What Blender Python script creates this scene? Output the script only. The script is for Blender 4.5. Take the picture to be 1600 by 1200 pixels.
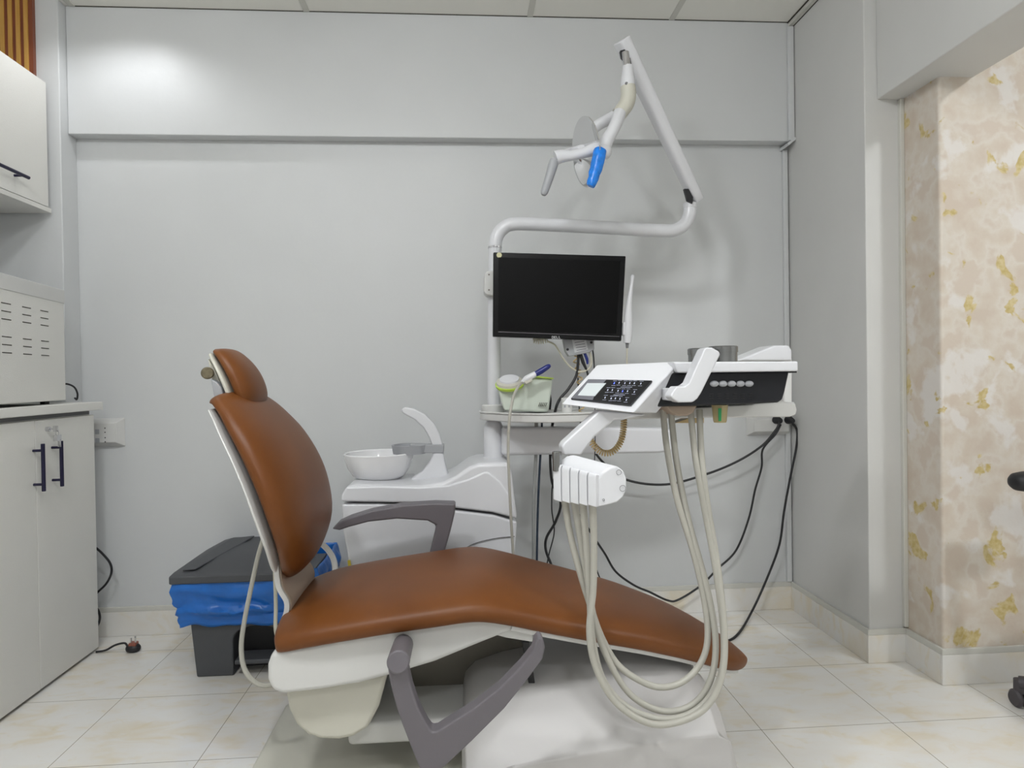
import bpy, bmesh, math, random
from mathutils import Vector, Matrix, noise
random.seed(4)
PI = math.pi
for o in list(bpy.data.objects): bpy.data.objects.remove(o)
S = bpy.context.scene
C = S.collection

# ------------------------------------------------------------------ camera
FPX, YAW, PITCH, ROLL, CAMH = 1050.0, .071, -.0105, -.0152, 1.045
_f = Vector((math.sin(YAW)*math.cos(PITCH), math.cos(YAW)*math.cos(PITCH), math.sin(PITCH)))
_r = _f.cross(Vector((0, 0, 1))).normalized(); _u = _r.cross(_f)
_c, _s = math.cos(ROLL), math.sin(ROLL)
CR, CU = _c*_r + _s*_u, -_s*_r + _c*_u
CF = _f
cam_d = bpy.data.cameras.new('camera'); cam = bpy.data.objects.new('camera', cam_d); C.objects.link(cam)
cam_d.sensor_width = 36; cam_d.lens = 36*FPX/1600; cam_d.clip_start = .05
M = Matrix((( CR.x, CU.x, -CF.x, 0), (CR.y, CU.y, -CF.y, 0), (CR.z, CU.z, -CF.z, CAMH), (0, 0, 0, 1)))
cam.matrix_world = M
S.camera = cam
def ray(px, py): return CR*((px-800)/FPX) + CU*((600-py)/FPX) + CF
EYE = Vector((0, 0, CAMH))
def at(px, py, Y):
    d = ray(px, py); return EYE + d*(Y/d.y)
def on(px, py, P0, N):
    d = ray(px, py); return EYE + d*((P0-EYE).dot(N)/d.dot(N))

# ------------------------------------------------------------------ world, exposure
w = bpy.data.worlds.new('world'); S.world = w; w.use_nodes = True
w.node_tree.nodes['Background'].inputs[0].default_value = (.8, .85, .9, 1)
w.node_tree.nodes['Background'].inputs[1].default_value = .3
S.view_settings.view_transform = 'Standard'; S.view_settings.look = 'None'
S.view_settings.exposure = 0.68; S.view_settings.gamma = 1; S.view_settings.use_curve_mapping = False
E_MAIN, E_SECOND, E_FILL_REAR, E_FILL_SIDE, E_SPOT = 15.0, 20.0, 20.0, 29.0, 4.4

# ------------------------------------------------------------------ materials
def srgb(r, g, b):
    f = lambda v: (v/255/12.92) if v <= 10 else ((v/255+.055)/1.055)**2.4
    return (f(r), f(g), f(b), 1)
def mat(name, col, rough=.5, metal=0, coat=0, bump=0, bscale=60, var=0, vscale=6, spec=.5, trans=0, alpha=1, emit=0):
    m = bpy.data.materials.new(name); m.use_nodes = True
    nt = m.node_tree; b = nt.nodes['Principled BSDF']
    b.inputs['Base Color'].default_value = col; b.inputs['Roughness'].default_value = rough
    b.inputs['Metallic'].default_value = metal; b.inputs['Coat Weight'].default_value = coat
    b.inputs['Specular IOR Level'].default_value = spec
    b.inputs['Transmission Weight'].default_value = trans
    if emit: b.inputs['Emission Color'].default_value = col; b.inputs['Emission Strength'].default_value = emit
    tc = nt.nodes.new('ShaderNodeTexCoord')
    if var:
        n = nt.nodes.new('ShaderNodeTexNoise'); n.inputs['Scale'].default_value = vscale; n.inputs['Detail'].default_value = 5
        nt.links.new(tc.outputs['Object'], n.inputs['Vector'])
        mx = nt.nodes.new('ShaderNodeMix'); mx.data_type = 'RGBA'
        mr = nt.nodes.new('ShaderNodeMapRange'); mr.inputs[1].default_value = .3; mr.inputs[2].default_value = .7
        nt.links.new(n.outputs['Fac'], mr.inputs[0]); nt.links.new(mr.outputs[0], mx.inputs[0])
        mx.inputs[6].default_value = [c*(1-var) for c in col[:3]]+[1]; mx.inputs[7].default_value = [min(1, c*(1+var)) for c in col[:3]]+[1]
        nt.links.new(mx.outputs[2], b.inputs['Base Color'])
    if bump:
        n = nt.nodes.new('ShaderNodeTexNoise'); n.inputs['Scale'].default_value = bscale; n.inputs['Detail'].default_value = 4
        nt.links.new(tc.outputs['Object'], n.inputs['Vector'])
        bp = nt.nodes.new('ShaderNodeBump'); bp.inputs['Strength'].default_value = bump; bp.inputs['Distance'].default_value = .002
        nt.links.new(n.outputs['Fac'], bp.inputs['Height']); nt.links.new(bp.outputs[0], b.inputs['Normal'])
    return m
PAINT = mat('wall_paint', srgb(209, 211, 212), .42, bump=.5, bscale=14, var=.012, vscale=5)
PAINTW = mat('wall_paint_warm', srgb(210, 210, 208), .5, bump=.4, bscale=12, var=.015, vscale=5)
CEIL = mat('ceiling_tile', srgb(238, 237, 231), .8, bump=.2, bscale=200)
TRIMW = mat('trim_white', srgb(206, 205, 198), .5)
GAP = mat('dark_gap', srgb(60, 56, 48), .9)
WHITE = mat('glossy_white_plastic', srgb(219, 220, 224), .28, coat=.25)
WHITE2 = mat('satin_white_plastic', srgb(210, 210, 208), .4)
CREAM = mat('cream_plastic', srgb(200, 198, 186), .42)
LAMW = mat('white_laminate', srgb(226, 225, 220), .42, bump=.3, bscale=300, var=.01)
SEAM = mat('seam_grey', srgb(120, 120, 122), .7)
GREYP = mat('grey_plastic', srgb(104, 100, 105), .48, bump=.2, bscale=500)
GREYL = mat('light_grey_plastic', srgb(160, 162, 166), .45)
DARKB = mat('dark_grey_bin_plastic', srgb(74, 76, 80), .5, bump=.3, bscale=400)
BLACK = mat('black_rubber', srgb(30, 30, 33), .5)
NAVY = mat('navy_metal', srgb(36, 34, 62), .35, metal=.4)
CHROME = mat('chrome', srgb(215, 215, 218), .12, metal=1)
MIRROR = mat('dichroic_mirror', srgb(225, 225, 226), .03, metal=1)
STEEL = mat('brushed_steel', srgb(146, 147, 147), .26, metal=1, var=.05, vscale=40)
DSTEEL = mat('dull_steel', srgb(120, 116, 108), .5, metal=.6, var=.1)
SCREEN = mat('black_screen', srgb(9, 9, 10), .35, spec=.12)
BEZEL = mat('black_bezel', srgb(9, 9, 12), .2, spec=.25)
GLASSB = mat('black_glass', srgb(16, 17, 22), .12)
CHAR = mat('charcoal_panel', srgb(30, 31, 35), .35, spec=.3)
LCD = mat('lcd_grey', srgb(205, 212, 214), .35)
GREYS = mat('panel_grey', srgb(110, 111, 118), .35)
SYMB = mat('symbol_white', srgb(200, 205, 225), .4)
SYMBL = mat('symbol_blue', srgb(90, 110, 255), .4, emit=.8)
HOSE = mat('hose_grey', srgb(176, 174, 165), .42)
TUBEG = mat('tube_grey', srgb(150, 152, 150), .45)
TUBEB = mat('tube_navy', srgb(34, 48, 66), .4)
YELC = mat('yellowed_cord', srgb(196, 172, 124), .45)
BEIGEC = mat('beige_cord', srgb(196, 192, 176), .45)
TAUPE = mat('taupe_cover', srgb(168, 150, 134), .6)
GREENW = mat('greenish_white_plastic', srgb(206, 214, 203), .35)
LIME = mat('lime_trim', srgb(186, 214, 84), .4)
BLUEH = mat('blue_handpiece', srgb(28, 40, 118), .35)
BLUEF = mat('blue_film', srgb(24, 126, 226), .25, bump=1.0, bscale=90, var=.18, vscale=60)
AMBER = mat('amber_plastic', srgb(206, 190, 140), .25, trans=.35)
GREENL = mat('green_liquid', srgb(40, 150, 90), .3)
PORC = mat('porcelain', srgb(232, 232, 234), .12, coat=.4)
REDB = mat('brown_insulator', srgb(140, 82, 66), .5)
GOLD = mat('old_metal', srgb(120, 112, 92), .4, metal=.7, var=.25, vscale=120)
STICK = mat('pale_sticker', srgb(202, 198, 160), .6)
PAPER = mat('paper_label', srgb(200, 202, 204), .7)
INK = mat('ink', srgb(96, 96, 104), .8)
YELLOW = mat('yellow_tag', srgb(210, 190, 60), .5)
EMW = mat('lamp_diffuser', (1, .985, .96, 1), .5, emit=1)
HARD = mat('hard_floor_castor', srgb(70, 66, 70), .5)

def leather():
    m = mat('brown_leather', srgb(134, 80, 38), .42, spec=.28)
    nt = m.node_tree; b = nt.nodes['Principled BSDF']; tc = nt.nodes.new('ShaderNodeTexCoord')
    v = nt.nodes.new('ShaderNodeTexVoronoi'); v.inputs['Scale'].default_value = 420; v.feature = 'DISTANCE_TO_EDGE'
    nt.links.new(tc.outputs['Object'], v.inputs['Vector'])
    bp = nt.nodes.new('ShaderNodeBump'); bp.inputs['Strength'].default_value = .25; bp.inputs['Distance'].default_value = .0006
    nt.links.new(v.outputs['Distance'], bp.inputs['Height']); nt.links.new(bp.outputs[0], b.inputs['Normal'])
    n = nt.nodes.new('ShaderNodeTexNoise'); n.inputs['Scale'].default_value = 5; n.inputs['Detail'].default_value = 3
    nt.links.new(tc.outputs['Object'], n.inputs['Vector'])
    r = nt.nodes.new('ShaderNodeValToRGB'); r.color_ramp.elements[0].position = .35; r.color_ramp.elements[1].position = .7
    r.color_ramp.elements[0].color = srgb(105, 61, 26); r.color_ramp.elements[1].color = srgb(115, 69, 32)
    nt.links.new(n.outputs['Fac'], r.inputs[0]); nt.links.new(r.outputs[0], b.inputs['Base Color'])
    return m
LEATHER = leather()

def marble(name, grid, rough=.12):
    m = bpy.data.materials.new(name); m.use_nodes = True; nt = m.node_tree; N = nt.nodes; L = nt.links
    b = N['Principled BSDF']; b.inputs['Roughness'].default_value = rough; b.inputs['Specular IOR Level'].default_value = .4
    tc = N.new('ShaderNodeTexCoord')
    def nz(scale, detail, dist, sc=(1, 1, 1)):
        mp = N.new('ShaderNodeMapping'); mp.inputs['Scale'].default_value = sc; mp.inputs['Rotation'].default_value = (0, 0, .5)
        L.new(tc.outputs['Object'], mp.inputs[0])
        n = N.new('ShaderNodeTexNoise'); n.inputs['Scale'].default_value = scale; n.inputs['Detail'].default_value = detail; n.inputs['Distortion'].default_value = dist
        L.new(mp.outputs[0], n.inputs['Vector']); return n
    n1 = nz(5.5, 4, .8, (1, 2.2, 1)); n2 = nz(13, 5, 1.2, (1, 1.6, 1))
    r1 = N.new('ShaderNodeValToRGB'); e = r1.color_ramp.elements
    e[0].position = .34; e[0].color = srgb(229, 228, 225); e[1].position = .70; e[1].color = srgb(224, 215, 196)
    x = e.new(.52); x.color = srgb(228, 225, 219)
    L.new(n1.outputs['Fac'], r1.inputs[0])
    r2 = N.new('ShaderNodeValToRGB'); e = r2.color_ramp.elements
    e[0].position = .58; e[0].color = (0, 0, 0, 1); e[1].position = .78; e[1].color = (1, 1, 1, 1)
    L.new(n2.outputs['Fac'], r2.inputs[0])
    mx = N.new('ShaderNodeMix'); mx.data_type = 'RGBA'; mul = N.new('ShaderNodeMath'); mul.operation = 'MULTIPLY'; mul.inputs[1].default_value = .45
    L.new(r2.outputs[0], mul.inputs[0]); L.new(mul.outputs[0], mx.inputs[0]); L.new(r1.outputs[0], mx.inputs[6]); mx.inputs[7].default_value = srgb(218, 202, 160)
    out = mx.outputs[2]
    if grid:
        sx = N.new('ShaderNodeSeparateXYZ'); L.new(tc.outputs['Object'], sx.inputs[0])
        ds = []
        for ax, off in (('X', 1.2523), ('Y', 1.9022)):
            a = N.new('ShaderNodeMath'); a.operation = 'SUBTRACT'; a.inputs[1].default_value = off-40; L.new(sx.outputs[ax], a.inputs[0])
            p = N.new('ShaderNodeMath'); p.operation = 'PINGPONG'; p.inputs[1].default_value = .2; L.new(a.outputs[0], p.inputs[0])
            ds.append(p)
        mn = N.new('ShaderNodeMath'); mn.operation = 'MINIMUM'; L.new(ds[0].outputs[0], mn.inputs[0]); L.new(ds[1].outputs[0], mn.inputs[1])
        lt = N.new('ShaderNodeMath'); lt.operation = 'LESS_THAN'; lt.inputs[1].default_value = .0011; L.new(mn.outputs[0], lt.inputs[0])
        m2 = N.new('ShaderNodeMix'); m2.data_type = 'RGBA'; L.new(lt.outputs[0], m2.inputs[0]); L.new(out, m2.inputs[6]); m2.inputs[7].default_value = srgb(150, 144, 128)
        out = m2.outputs[2]
    L.new(out, b.inputs['Base Color'])
    return m
FLOOR = marble('marble_floor_tiles', True); SKIRT = marble('marble_skirting', False, .3)

def wallpaper():
    m = bpy.data.materials.new('gold_fleck_wallpaper'); m.use_nodes = True; nt = m.node_tree; N = nt.nodes; L = nt.links
    b = N['Principled BSDF']; b.inputs['Roughness'].default_value = .55; tc = N.new('ShaderNodeTexCoord')
    def nz(scale, detail, dist, off=0):
        mp = N.new('ShaderNodeMapping'); mp.inputs['Location'].default_value = (off, off*.7, off*.3); L.new(tc.outputs['Object'], mp.inputs[0])
        n = N.new('ShaderNodeTexNoise'); n.inputs['Scale'].default_value = scale; n.inputs['Detail'].default_value = detail; n.inputs['Distortion'].default_value = dist
        L.new(mp.outputs[0], n.inputs['Vector']); return n
    def ramp(src, stops):
        r = N.new('ShaderNodeValToRGB'); e = r.color_ramp.elements
        e[0].position, e[0].color = stops[0]; e[1].position, e[1].color = stops[-1]
        for p, c in stops[1:-1]: x = e.new(p); x.color = c
        L.new(src, r.inputs[0]); return r
    base = ramp(nz(11, 7, .1).outputs['Fac'], [(.36, srgb(204, 190, 175)), (.46, srgb(209, 198, 184)), (.54, srgb(214, 206, 195)), (.62, srgb(206, 193, 179))])
    wm = ramp(nz(8, 5, .2, 3.1).outputs['Fac'], [(.56, (0, 0, 0, 1)), (.62, (.8, .8, .8, 1))])
    m1 = N.new('ShaderNodeMix'); m1.data_type = 'RGBA'; L.new(wm.outputs[0], m1.inputs[0]); L.new(base.outputs[0], m1.inputs[6]); m1.inputs[7].default_value = srgb(222, 218, 214)
    gm = ramp(nz(9.5, 5, .5, 7.7).outputs['Fac'], [(.605, (0, 0, 0, 1)), (.635, (1, 1, 1, 1))])
    gc = ramp(nz(60, 4, 0).outputs['Fac'], [(.35, srgb(188, 166, 104)), (.65, srgb(208, 192, 146))])
    m2 = N.new('ShaderNodeMix'); m2.data_type = 'RGBA'; L.new(gm.outputs[0], m2.inputs[0]); L.new(m1.outputs[2], m2.inputs[6]); L.new(gc.outputs[0], m2.inputs[7])
    L.new(m2.outputs[2], b.inputs['Base Color'])
    bp = N.new('ShaderNodeBump'); bp.inputs['Strength'].default_value = .3; bp.inputs['Distance'].default_value = .002
    L.new(nz(60, 6, .3).outputs['Fac'], bp.inputs['Height']); L.new(bp.outputs[0], b.inputs['Normal'])
    return m
WPAPER = wallpaper()

def wood(name, a, bcol):
    m = mat(name, a, .4); nt = m.node_tree; N = nt.nodes; L = nt.links; b = N['Principled BSDF']
    tc = N.new('ShaderNodeTexCoord'); mp = N.new('ShaderNodeMapping'); mp.inputs['Scale'].default_value = (60, 60, 5); L.new(tc.outputs['Object'], mp.inputs[0])
    n = N.new('ShaderNodeTexNoise'); n.inputs['Scale'].default_value = 1; n.inputs['Detail'].default_value = 6; L.new(mp.outputs[0], n.inputs['Vector'])
    r = N.new('ShaderNodeValToRGB'); r.color_ramp.elements[0].position = .35; r.color_ramp.elements[1].position = .65
    r.color_ramp.elements[0].color = a; r.color_ramp.elements[1].color = bcol
    L.new(n.outputs['Fac'], r.inputs[0]); L.new(r.outputs[0], b.inputs['Base Color']); return m
SLAT = wood('golden_wood_slat', srgb(186, 140, 66), srgb(206, 160, 84)); SLATB = wood('red_brown_backing', srgb(118, 62, 40), srgb(136, 76, 50))

# ------------------------------------------------------------------ mesh helpers
def link(name, me, m, parent=None, label=None, cat=None, group=None, kind=None):
    o = bpy.data.objects.new(name, me); C.objects.link(o)
    for x in (m if isinstance(m, (list, tuple)) else [m]): me.materials.append(x)
    if parent:
        bpy.context.view_layer.update(); o.parent = parent; o.matrix_parent_inverse = Matrix.Translation(-parent_origin(parent))
    if label: o['label'] = label
    if cat: o['category'] = cat
    if group: o['group'] = group
    if kind: o['kind'] = kind
    return o
def parent_origin(p):
    v = Vector(p.location); q = p
    return v if p.type == 'EMPTY' else Vector((0, 0, 0))
def obj(name, bm, m, parent=None, bevel=0, seg=2, ang=35, subsurf=0, **k):
    bmesh.ops.recalc_face_normals(bm, faces=bm.faces[:])
    me = bpy.data.meshes.new(name); bm.to_mesh(me); bm.free()
    for p in me.polygons: p.use_smooth = True
    me.set_sharp_from_angle(angle=math.radians(ang))
    o = link(name, me, m, parent, **k)
    if bevel:
        b = o.modifiers.new('bevel', 'BEVEL'); b.width = bevel; b.segments = seg; b.limit_method = 'ANGLE'; b.angle_limit = math.radians(30); b.harden_normals = False
        for e in me.edges: e.use_edge_sharp = False
        for a in list(me.attributes):
            if a.name == 'sharp_edge': me.attributes.remove(a)
        ws = o.modifiers.new('weighted', 'WEIGHTED_NORMAL'); ws.keep_sharp = False
    if subsurf:
        s = o.modifiers.new('subsurf', 'SUBSURF'); s.levels = s.render_levels = subsurf
    return o
def thing(name, loc, label, cat, group=None, kind=None):
    o = bpy.data.objects.new(name, None); C.objects.link(o); o.location = loc; o.empty_display_size = .05
    o['label'] = label; o['category'] = cat
    if group: o['group'] = group
    if kind: o['kind'] = kind
    return o
def box(bm, a, b, R=None, T=None, mi=0):
    x0, y0, z0 = a; x1, y1, z1 = b
    vs = [Vector(p) for p in ((x0,y0,z0),(x1,y0,z0),(x1,y1,z0),(x0,y1,z0),(x0,y0,z1),(x1,y0,z1),(x1,y1,z1),(x0,y1,z1))]
    if R: vs = [R @ v for v in vs]
    if T: vs = [v+Vector(T) for v in vs]
    v = [bm.verts.new(p) for p in vs]
    for f in ((0,3,2,1),(4,5,6,7),(0,1,5,4),(1,2,6,5),(2,3,7,6),(3,0,4,7)):
        fc = bm.faces.new([v[i] for i in f]); fc.material_index = mi
    return bm
def B(a, b, **k): return box(bmesh.new(), a, b, **k)
def extr(bm, pts, vec, mi=0):
    "a solid between a polygon and the same polygon moved by vec"
    n = len(pts); vec = Vector(vec)
    f = [bm.verts.new(p) for p in pts]; g = [bm.verts.new(Vector(p)+vec) for p in pts]
    a = bm.faces.new(f); b = bm.faces.new(g[::-1]); a.material_index = b.material_index = mi
    for i in range(n):
        q = bm.faces.new((f[i], g[i], g[(i+1) % n], f[(i+1) % n])); q.material_index = mi
    return bm
def prism(pix, Y0, Y1, smooth=0):
    "outline given at distance Y0, running back to Y1"
    P = [at(x, y, Y0) for x, y in pix]
    if smooth: P = spline(P, smooth, closed=True)
    return extr(bmesh.new(), P, (0, Y1-Y0, 0))
def hull8(F, Bk):
    bm = bmesh.new(); f = [bm.verts.new(p) for p in F]; g = [bm.verts.new(p) for p in Bk]; n = len(F)
    bm.faces.new(f); bm.faces.new(g[::-1])
    for i in range(n): bm.faces.new((f[i], g[i], g[(i+1) % n], f[(i+1) % n]))
    return bm
def spline(P, k=6, closed=False):
    P = [Vector(p) for p in P]; n = len(P); out = []
    for i in range(n if closed else n-1):
        if closed: a, b, c, d = P[(i-1) % n], P[i], P[(i+1) % n], P[(i+2) % n]
        else: a, b, c, d = P[max(i-1, 0)], P[i], P[i+1], P[min(i+2, n-1)]
        for j in range(k):
            t = j/k
            out.append(.5*((2*b)+(c-a)*t+(2*a-5*b+4*c-d)*t*t+(3*b-a-3*c+d)*t**3))
    if not closed: out.append(P[-1])
    return out
def tube(P, r, k=6, sides=12, smooth=True, bm=None, flat=1.0):
    "swept tube; r is a number or one radius per given point"
    bm = bm or bmesh.new(); n0 = len(P)
    rs = r if isinstance(r, (list, tuple)) else [r]*n0
    Q = spline(P, k) if smooth and n0 > 2 else [Vector(p) for p in P]
    m = len(Q)
    def rad(i):
        t = i/(m-1)*(n0-1); a = min(int(t), n0-2); f = t-a
        return rs[a]*(1-f)+rs[a+1]*f
    T = [(Q[min(i+1, m-1)]-Q[max(i-1, 0)]).normalized() for i in range(m)]
    nrm = T[0].orthogonal().normalized(); rings = []
    for i in range(m):
        nrm = (nrm-T[i]*nrm.dot(T[i])).normalized(); bn = T[i].cross(nrm); R = rad(i)
        rings.append([bm.verts.new(Q[i]+nrm*math.cos(a)*R+bn*math.sin(a)*R) for a in (2*PI*j/sides for j in range(sides))])
    for i in range(m-1):
        for j in range(sides):
            bm.faces.new((rings[i][j], rings[i][(j+1) % sides], rings[i+1][(j+1) % sides], rings[i+1][j]))
    bm.faces.new(rings[0][::-1]); bm.faces.new(rings[-1])
    return bm
def lathe(prof, o=(0, 0, 0), axis=(0, 0, 1), seg=40, bm=None, mi=0, sx=1, sy=1):
    bm = bm or bmesh.new(); o = Vector(o); ax = Vector(axis).normalized()
    q = Vector((0, 0, 1)).rotation_difference(ax); rings = []
    for r, z in prof:
        if r < 1e-6: rings.append([bm.verts.new(o+q @ Vector((0, 0, z)))])
        else: rings.append([bm.verts.new(o+q @ Vector((sx*r*math.cos(2*PI*j/seg), sy*r*math.sin(2*PI*j/seg), z))) for j in range(seg)])
    for a, b in zip(rings, rings[1:]):
        for j in range(seg):
            k = (j+1) % seg
            vs = [a[j % len(a)], a[k % len(a)], b[k % len(b)], b[j % len(b)]]
            u = []
            for v in vs:
                if v not in u: u.append(v)
            if len(u) > 2: f = bm.faces.new(u); f.material_index = mi
    return bm
def cyl(p0, p1, r0, r1=None, seg=32, bm=None, bev=0):
    p0, p1 = Vector(p0), Vector(p1); h = (p1-p0).length; r1 = r0 if r1 is None else r1
    b = min(bev, r0*.9, r1*.9)
    pr = [(0, 0), (r0-b, 0), (r0, b), (r1, h-b), (r1-b, h), (0, h)] if b else [(0, 0), (r0, 0), (r1, h), (0, h)]
    return lathe(pr, p0, p1-p0, seg, bm)
def pad(stations, nseg=40, nt=2.6, nb=5.0):
    "upholstery: stations are (centre, normal, half width, thickness above, thickness below); width runs along y"
    bm = bmesh.new(); rings = []
    for c, n, wd, tu, td in stations:
        c = Vector(c); n = Vector(n).normalized(); ring = []
        for j in range(nseg):
            a = 2*PI*j/nseg; ca, sa = math.cos(a), math.sin(a)
            e = nt if sa >= 0 else nb
            y = wd*math.copysign(abs(ca)**(2/e), ca); z = (tu if sa >= 0 else td)*math.copysign(abs(sa)**(2/e), sa)
            ring.append(bm.verts.new(c+Vector((0, 1, 0))*y+n*z))
        rings.append(ring)
    for a, b in zip(rings, rings[1:]):
        for j in range(nseg): bm.faces.new((a[j], a[(j+1) % nseg], b[(j+1) % nseg], b[j]))
    bm.faces.new(rings[0][::-1]); bm.faces.new(rings[-1])
    return bm
def interp(tab, k):
    "resample a table of number rows with a spline"
    out = []; n = len(tab); m = len(tab[0])
    for i in range(n-1):
        for j in range(k):
            t = j/k; A, b, c, D = tab[max(i-1, 0)], tab[i], tab[i+1], tab[min(i+2, n-1)]
            out.append([.5*((2*b[q])+(c[q]-A[q])*t+(2*A[q]-5*b[q]+4*c[q]-D[q])*t*t+(3*b[q]-A[q]-3*c[q]+D[q])*t**3) for q in range(m)])
    out.append(list(tab[-1])); return out
def coil(P, R, r, turns, bm=None, k=10, per=12):
    Q = spline(P, k); L = [0]
    for a, b in zip(Q, Q[1:]): L.append(L[-1]+(b-a).length)
    def pos(d):
        for i in range(len(L)-1):
            if L[i+1] >= d: break
        f = (d-L[i])/max(1e-9, L[i+1]-L[i]); return Q[i].lerp(Q[i+1], f), (Q[i+1]-Q[i]).normalized()
    n = turns*per; pts = []; nrm = Vector((0, 1, 0))
    for i in range(n+1):
        p, t = pos(L[-1]*i/n); nrm = (nrm-t*nrm.dot(t)).normalized(); bn = t.cross(nrm); a = 2*PI*i/per
        pts.append(p+nrm*math.cos(a)*R+bn*math.sin(a)*R)
    return tube(pts, r, smooth=False, sides=6, bm=bm)
def struct(name, bm, m, **k):
    o = obj(name, bm, m, **k); o['kind'] = 'structure'; return o
def cable(name, pix, r, m, label, cat='cable', parent=None, **k):
    P = [at(*p) for p in pix]
    return obj(name, tube(P, r, 8, 8), m, parent, label=label, cat=cat, **k)

# ------------------------------------------------------------------ room shell
YB, YR, ZC, ZL = 2.82, 2.88, 2.556, 2.045
XL, XR = -1.567, 1.439
struct('floor', B((-2.3, -2.2, -.05), (3.3, 3.1, 0)), FLOOR)
struct('wall_back', B((-2.2, YR, 0), (1.62, YR+.12, ZC)), PAINT)
struct('trim_1', B((XL, YB, ZL), (XR, YR, ZC)), PAINT, bevel=.004)           # projecting beam above the recess
struct('wall_back_column', B((-2.2, 2.77, 0), (XL, YR, ZC)), PAINT, bevel=.004)
struct('wall_left', B((-2.17, -2.2, 0), (-2.05, YR, ZC)), PAINT)
bm = B((XR, 2.31, 0), (XR+.13, YR, ZC)); struct('wall_right', bm, PAINTW, bevel=.004)
struct('trim_2', B((1.485, -2.2, 2.015), (1.70, 2.31, ZC)), PAINTW, bevel=.004)  # header over the opening
bm = B((1.578, 2.122, 0), (3.3, 2.45, ZC)); struct('wall_right_papered', bm, WPAPER, bevel=.01, seg=3)
struct('trim_3', B((1.562, 2.295, .125), (1.5785, 2.312, 2.015)), TRIMW, bevel=.003)
struct('wall_right_far', B((3.2, -2.2, 0), (3.3, 2.2, ZC)), PAINTW)
struct('wall_front', B((-2.2, -2.3, 0), (3.3, -2.2, ZC)), PAINTW)
# ceiling of square boards with thin seams
bm = B((-2.2, -2.3, ZC), (3.3, YR+.1, ZC+.05))
struct('ceiling', bm, CEIL)
bm = bmesh.new()
for x in (-1.54, -.62, .30, .905): box(bm, (x-.012, -2.2, ZC-.003), (x+.012, YB, ZC+.001))
for y in (-1.6, -.7, .2, 1.1, 2.0): box(bm, (XL, y-.012, ZC-.003), (XR, y+.012, ZC+.001))
struct('trim_4', bm, TRIMW)
bm = B((XL+.02, YB-.002, ZC-.003), (XR-.02, YB, ZC)); struct('trim_5', bm, GAP)
bm = B((XR-.022, -2.2, ZC-.02), (XR, YB, ZC-.0005)); box(bm, (XR-.026, -2.2, ZC-.005), (XR-.021, YB, ZC-.0005), mi=1)
box(bm, (XR-.004, -2.2, ZC-.0215), (XR, YB, ZC-.0195), mi=1)
struct('trim_6', bm, [TRIMW, GAP])
# corner cable ducts and the little elbow where they step back
struct('trim_7', B((XR-.03, YB-.014, ZL+.0), (XR-.003, YB, ZC-.022)), PAINT, bevel=.003)
struct('trim_8', B((XR-.028, YR-.014, .12), (XR-.006, YR, ZL-.02)), PAINT, bevel=.003)
struct('trim_9', hull8([(XR-.036, YB-.018, ZL-.026), (XR-.001, YB-.018, ZL+.002), (XR-.001, YB-.018, ZL+.014), (XR-.036, YB-.018, ZL-.012)],
    [(XR-.036, YR, ZL-.026), (XR-.001, YR, ZL+.002), (XR-.001, YR, ZL+.014), (XR-.036, YR, ZL-.012)]), PAINT)
# marble skirting with a painted band above it
sk = .10; sk2 = .12
def skirt(name, a, b, ny):
    "a, b: ends on the wall line; ny: outward direction"
    bm = bmesh.new(); a = Vector((*a, 0)); b = Vector((*b, 0)); n = Vector((*ny, 0))*.012; up = Vector((0, 0, sk))
    extr(bm, [a, b, b+up, a+up], n)
    struct(name, bm, SKIRT, bevel=.002)
    bm = bmesh.new(); z0 = Vector((0, 0, sk)); z1 = Vector((0, 0, sk2))
    extr(bm, [a+z0, b+z0, b+z1, a+z1], n*.9)
    return struct(name+'_top', bm, TRIMW, bevel=.002)
skirt('baseboard_back', (XL, YR), (XR, YR), (0, -1))
skirt('baseboard_right', (XR, YR-.012), (XR, 2.31), (-1, 0))
skirt('baseboard_pilaster', (XR-.012, 2.31), (1.578, 2.31), (0, -1))
skirt('baseboard_return', (1.578, 2.298), (1.578, 2.122), (-1, 0))
skirt('baseboard_papered', (1.566, 2.122), (3.2, 2.122), (0, -1))

# ------------------------------------------------------------------ lamps of the room and added fill lamps
def ceiling_lamp(x, y, rad, e, label, group=None):
    t = thing('ceiling_light', (x, y, ZC-.001), label, 'ceiling light', group)
    obj('frame', lathe([(rad+.02, 0), (rad+.02, -.012), (rad, -.014), (rad, -.004)], (x, y, ZC-.001)), TRIMW, t)
    m = mat('lamp_glow', (.965, .985, 1, 1), emit=e); m.node_tree.nodes['Principled BSDF'].inputs['Base Color'].default_value = (.8, .8, .8, 1)
    obj('diffuser', lathe([(rad*math.sin(a), -.006+rad*.62*math.cos(a)) for a in (PI*(1-i/20) for i in range(11))]+[(0, -.002)], (x, y, ZC-.001)), m, t)
ceiling_lamp(-.13, .77, .12, E_MAIN*4, 'round ceiling light above the middle of the room')
ceiling_lamp(-.82, .55, .12, E_SECOND*4, 'round ceiling light nearer the cabinet wall')
ceiling_lamp(.3, -1.1, .12, E_FILL_REAR*4, 'added round fill light, unseen in the rear half of the room')  # unseen lamp added behind the camera as fill
ceiling_lamp(2.4, .3, .12, E_FILL_SIDE*4, 'added round fill light, unseen beyond the wide opening')  # unseen lamp added to brighten the wallpaper side
t = thing('downlight', (-1.32, 2.50, ZC), 'small recessed downlight close to the back wall above the cabinets', 'ceiling light')
obj('ring', lathe([(.05, 0), (.05, -.008), (.036, -.008), (.036, -.001)], (-1.32, 2.50, ZC-.001)), TRIMW, t)
ld = bpy.data.lights.new('downlight_bulb', 'SPOT'); ld.energy = E_SPOT; ld.spot_size = math.radians(150); ld.spot_blend = .6; ld.shadow_soft_size = .03; ld.color = (.97, .98, 1)
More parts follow.
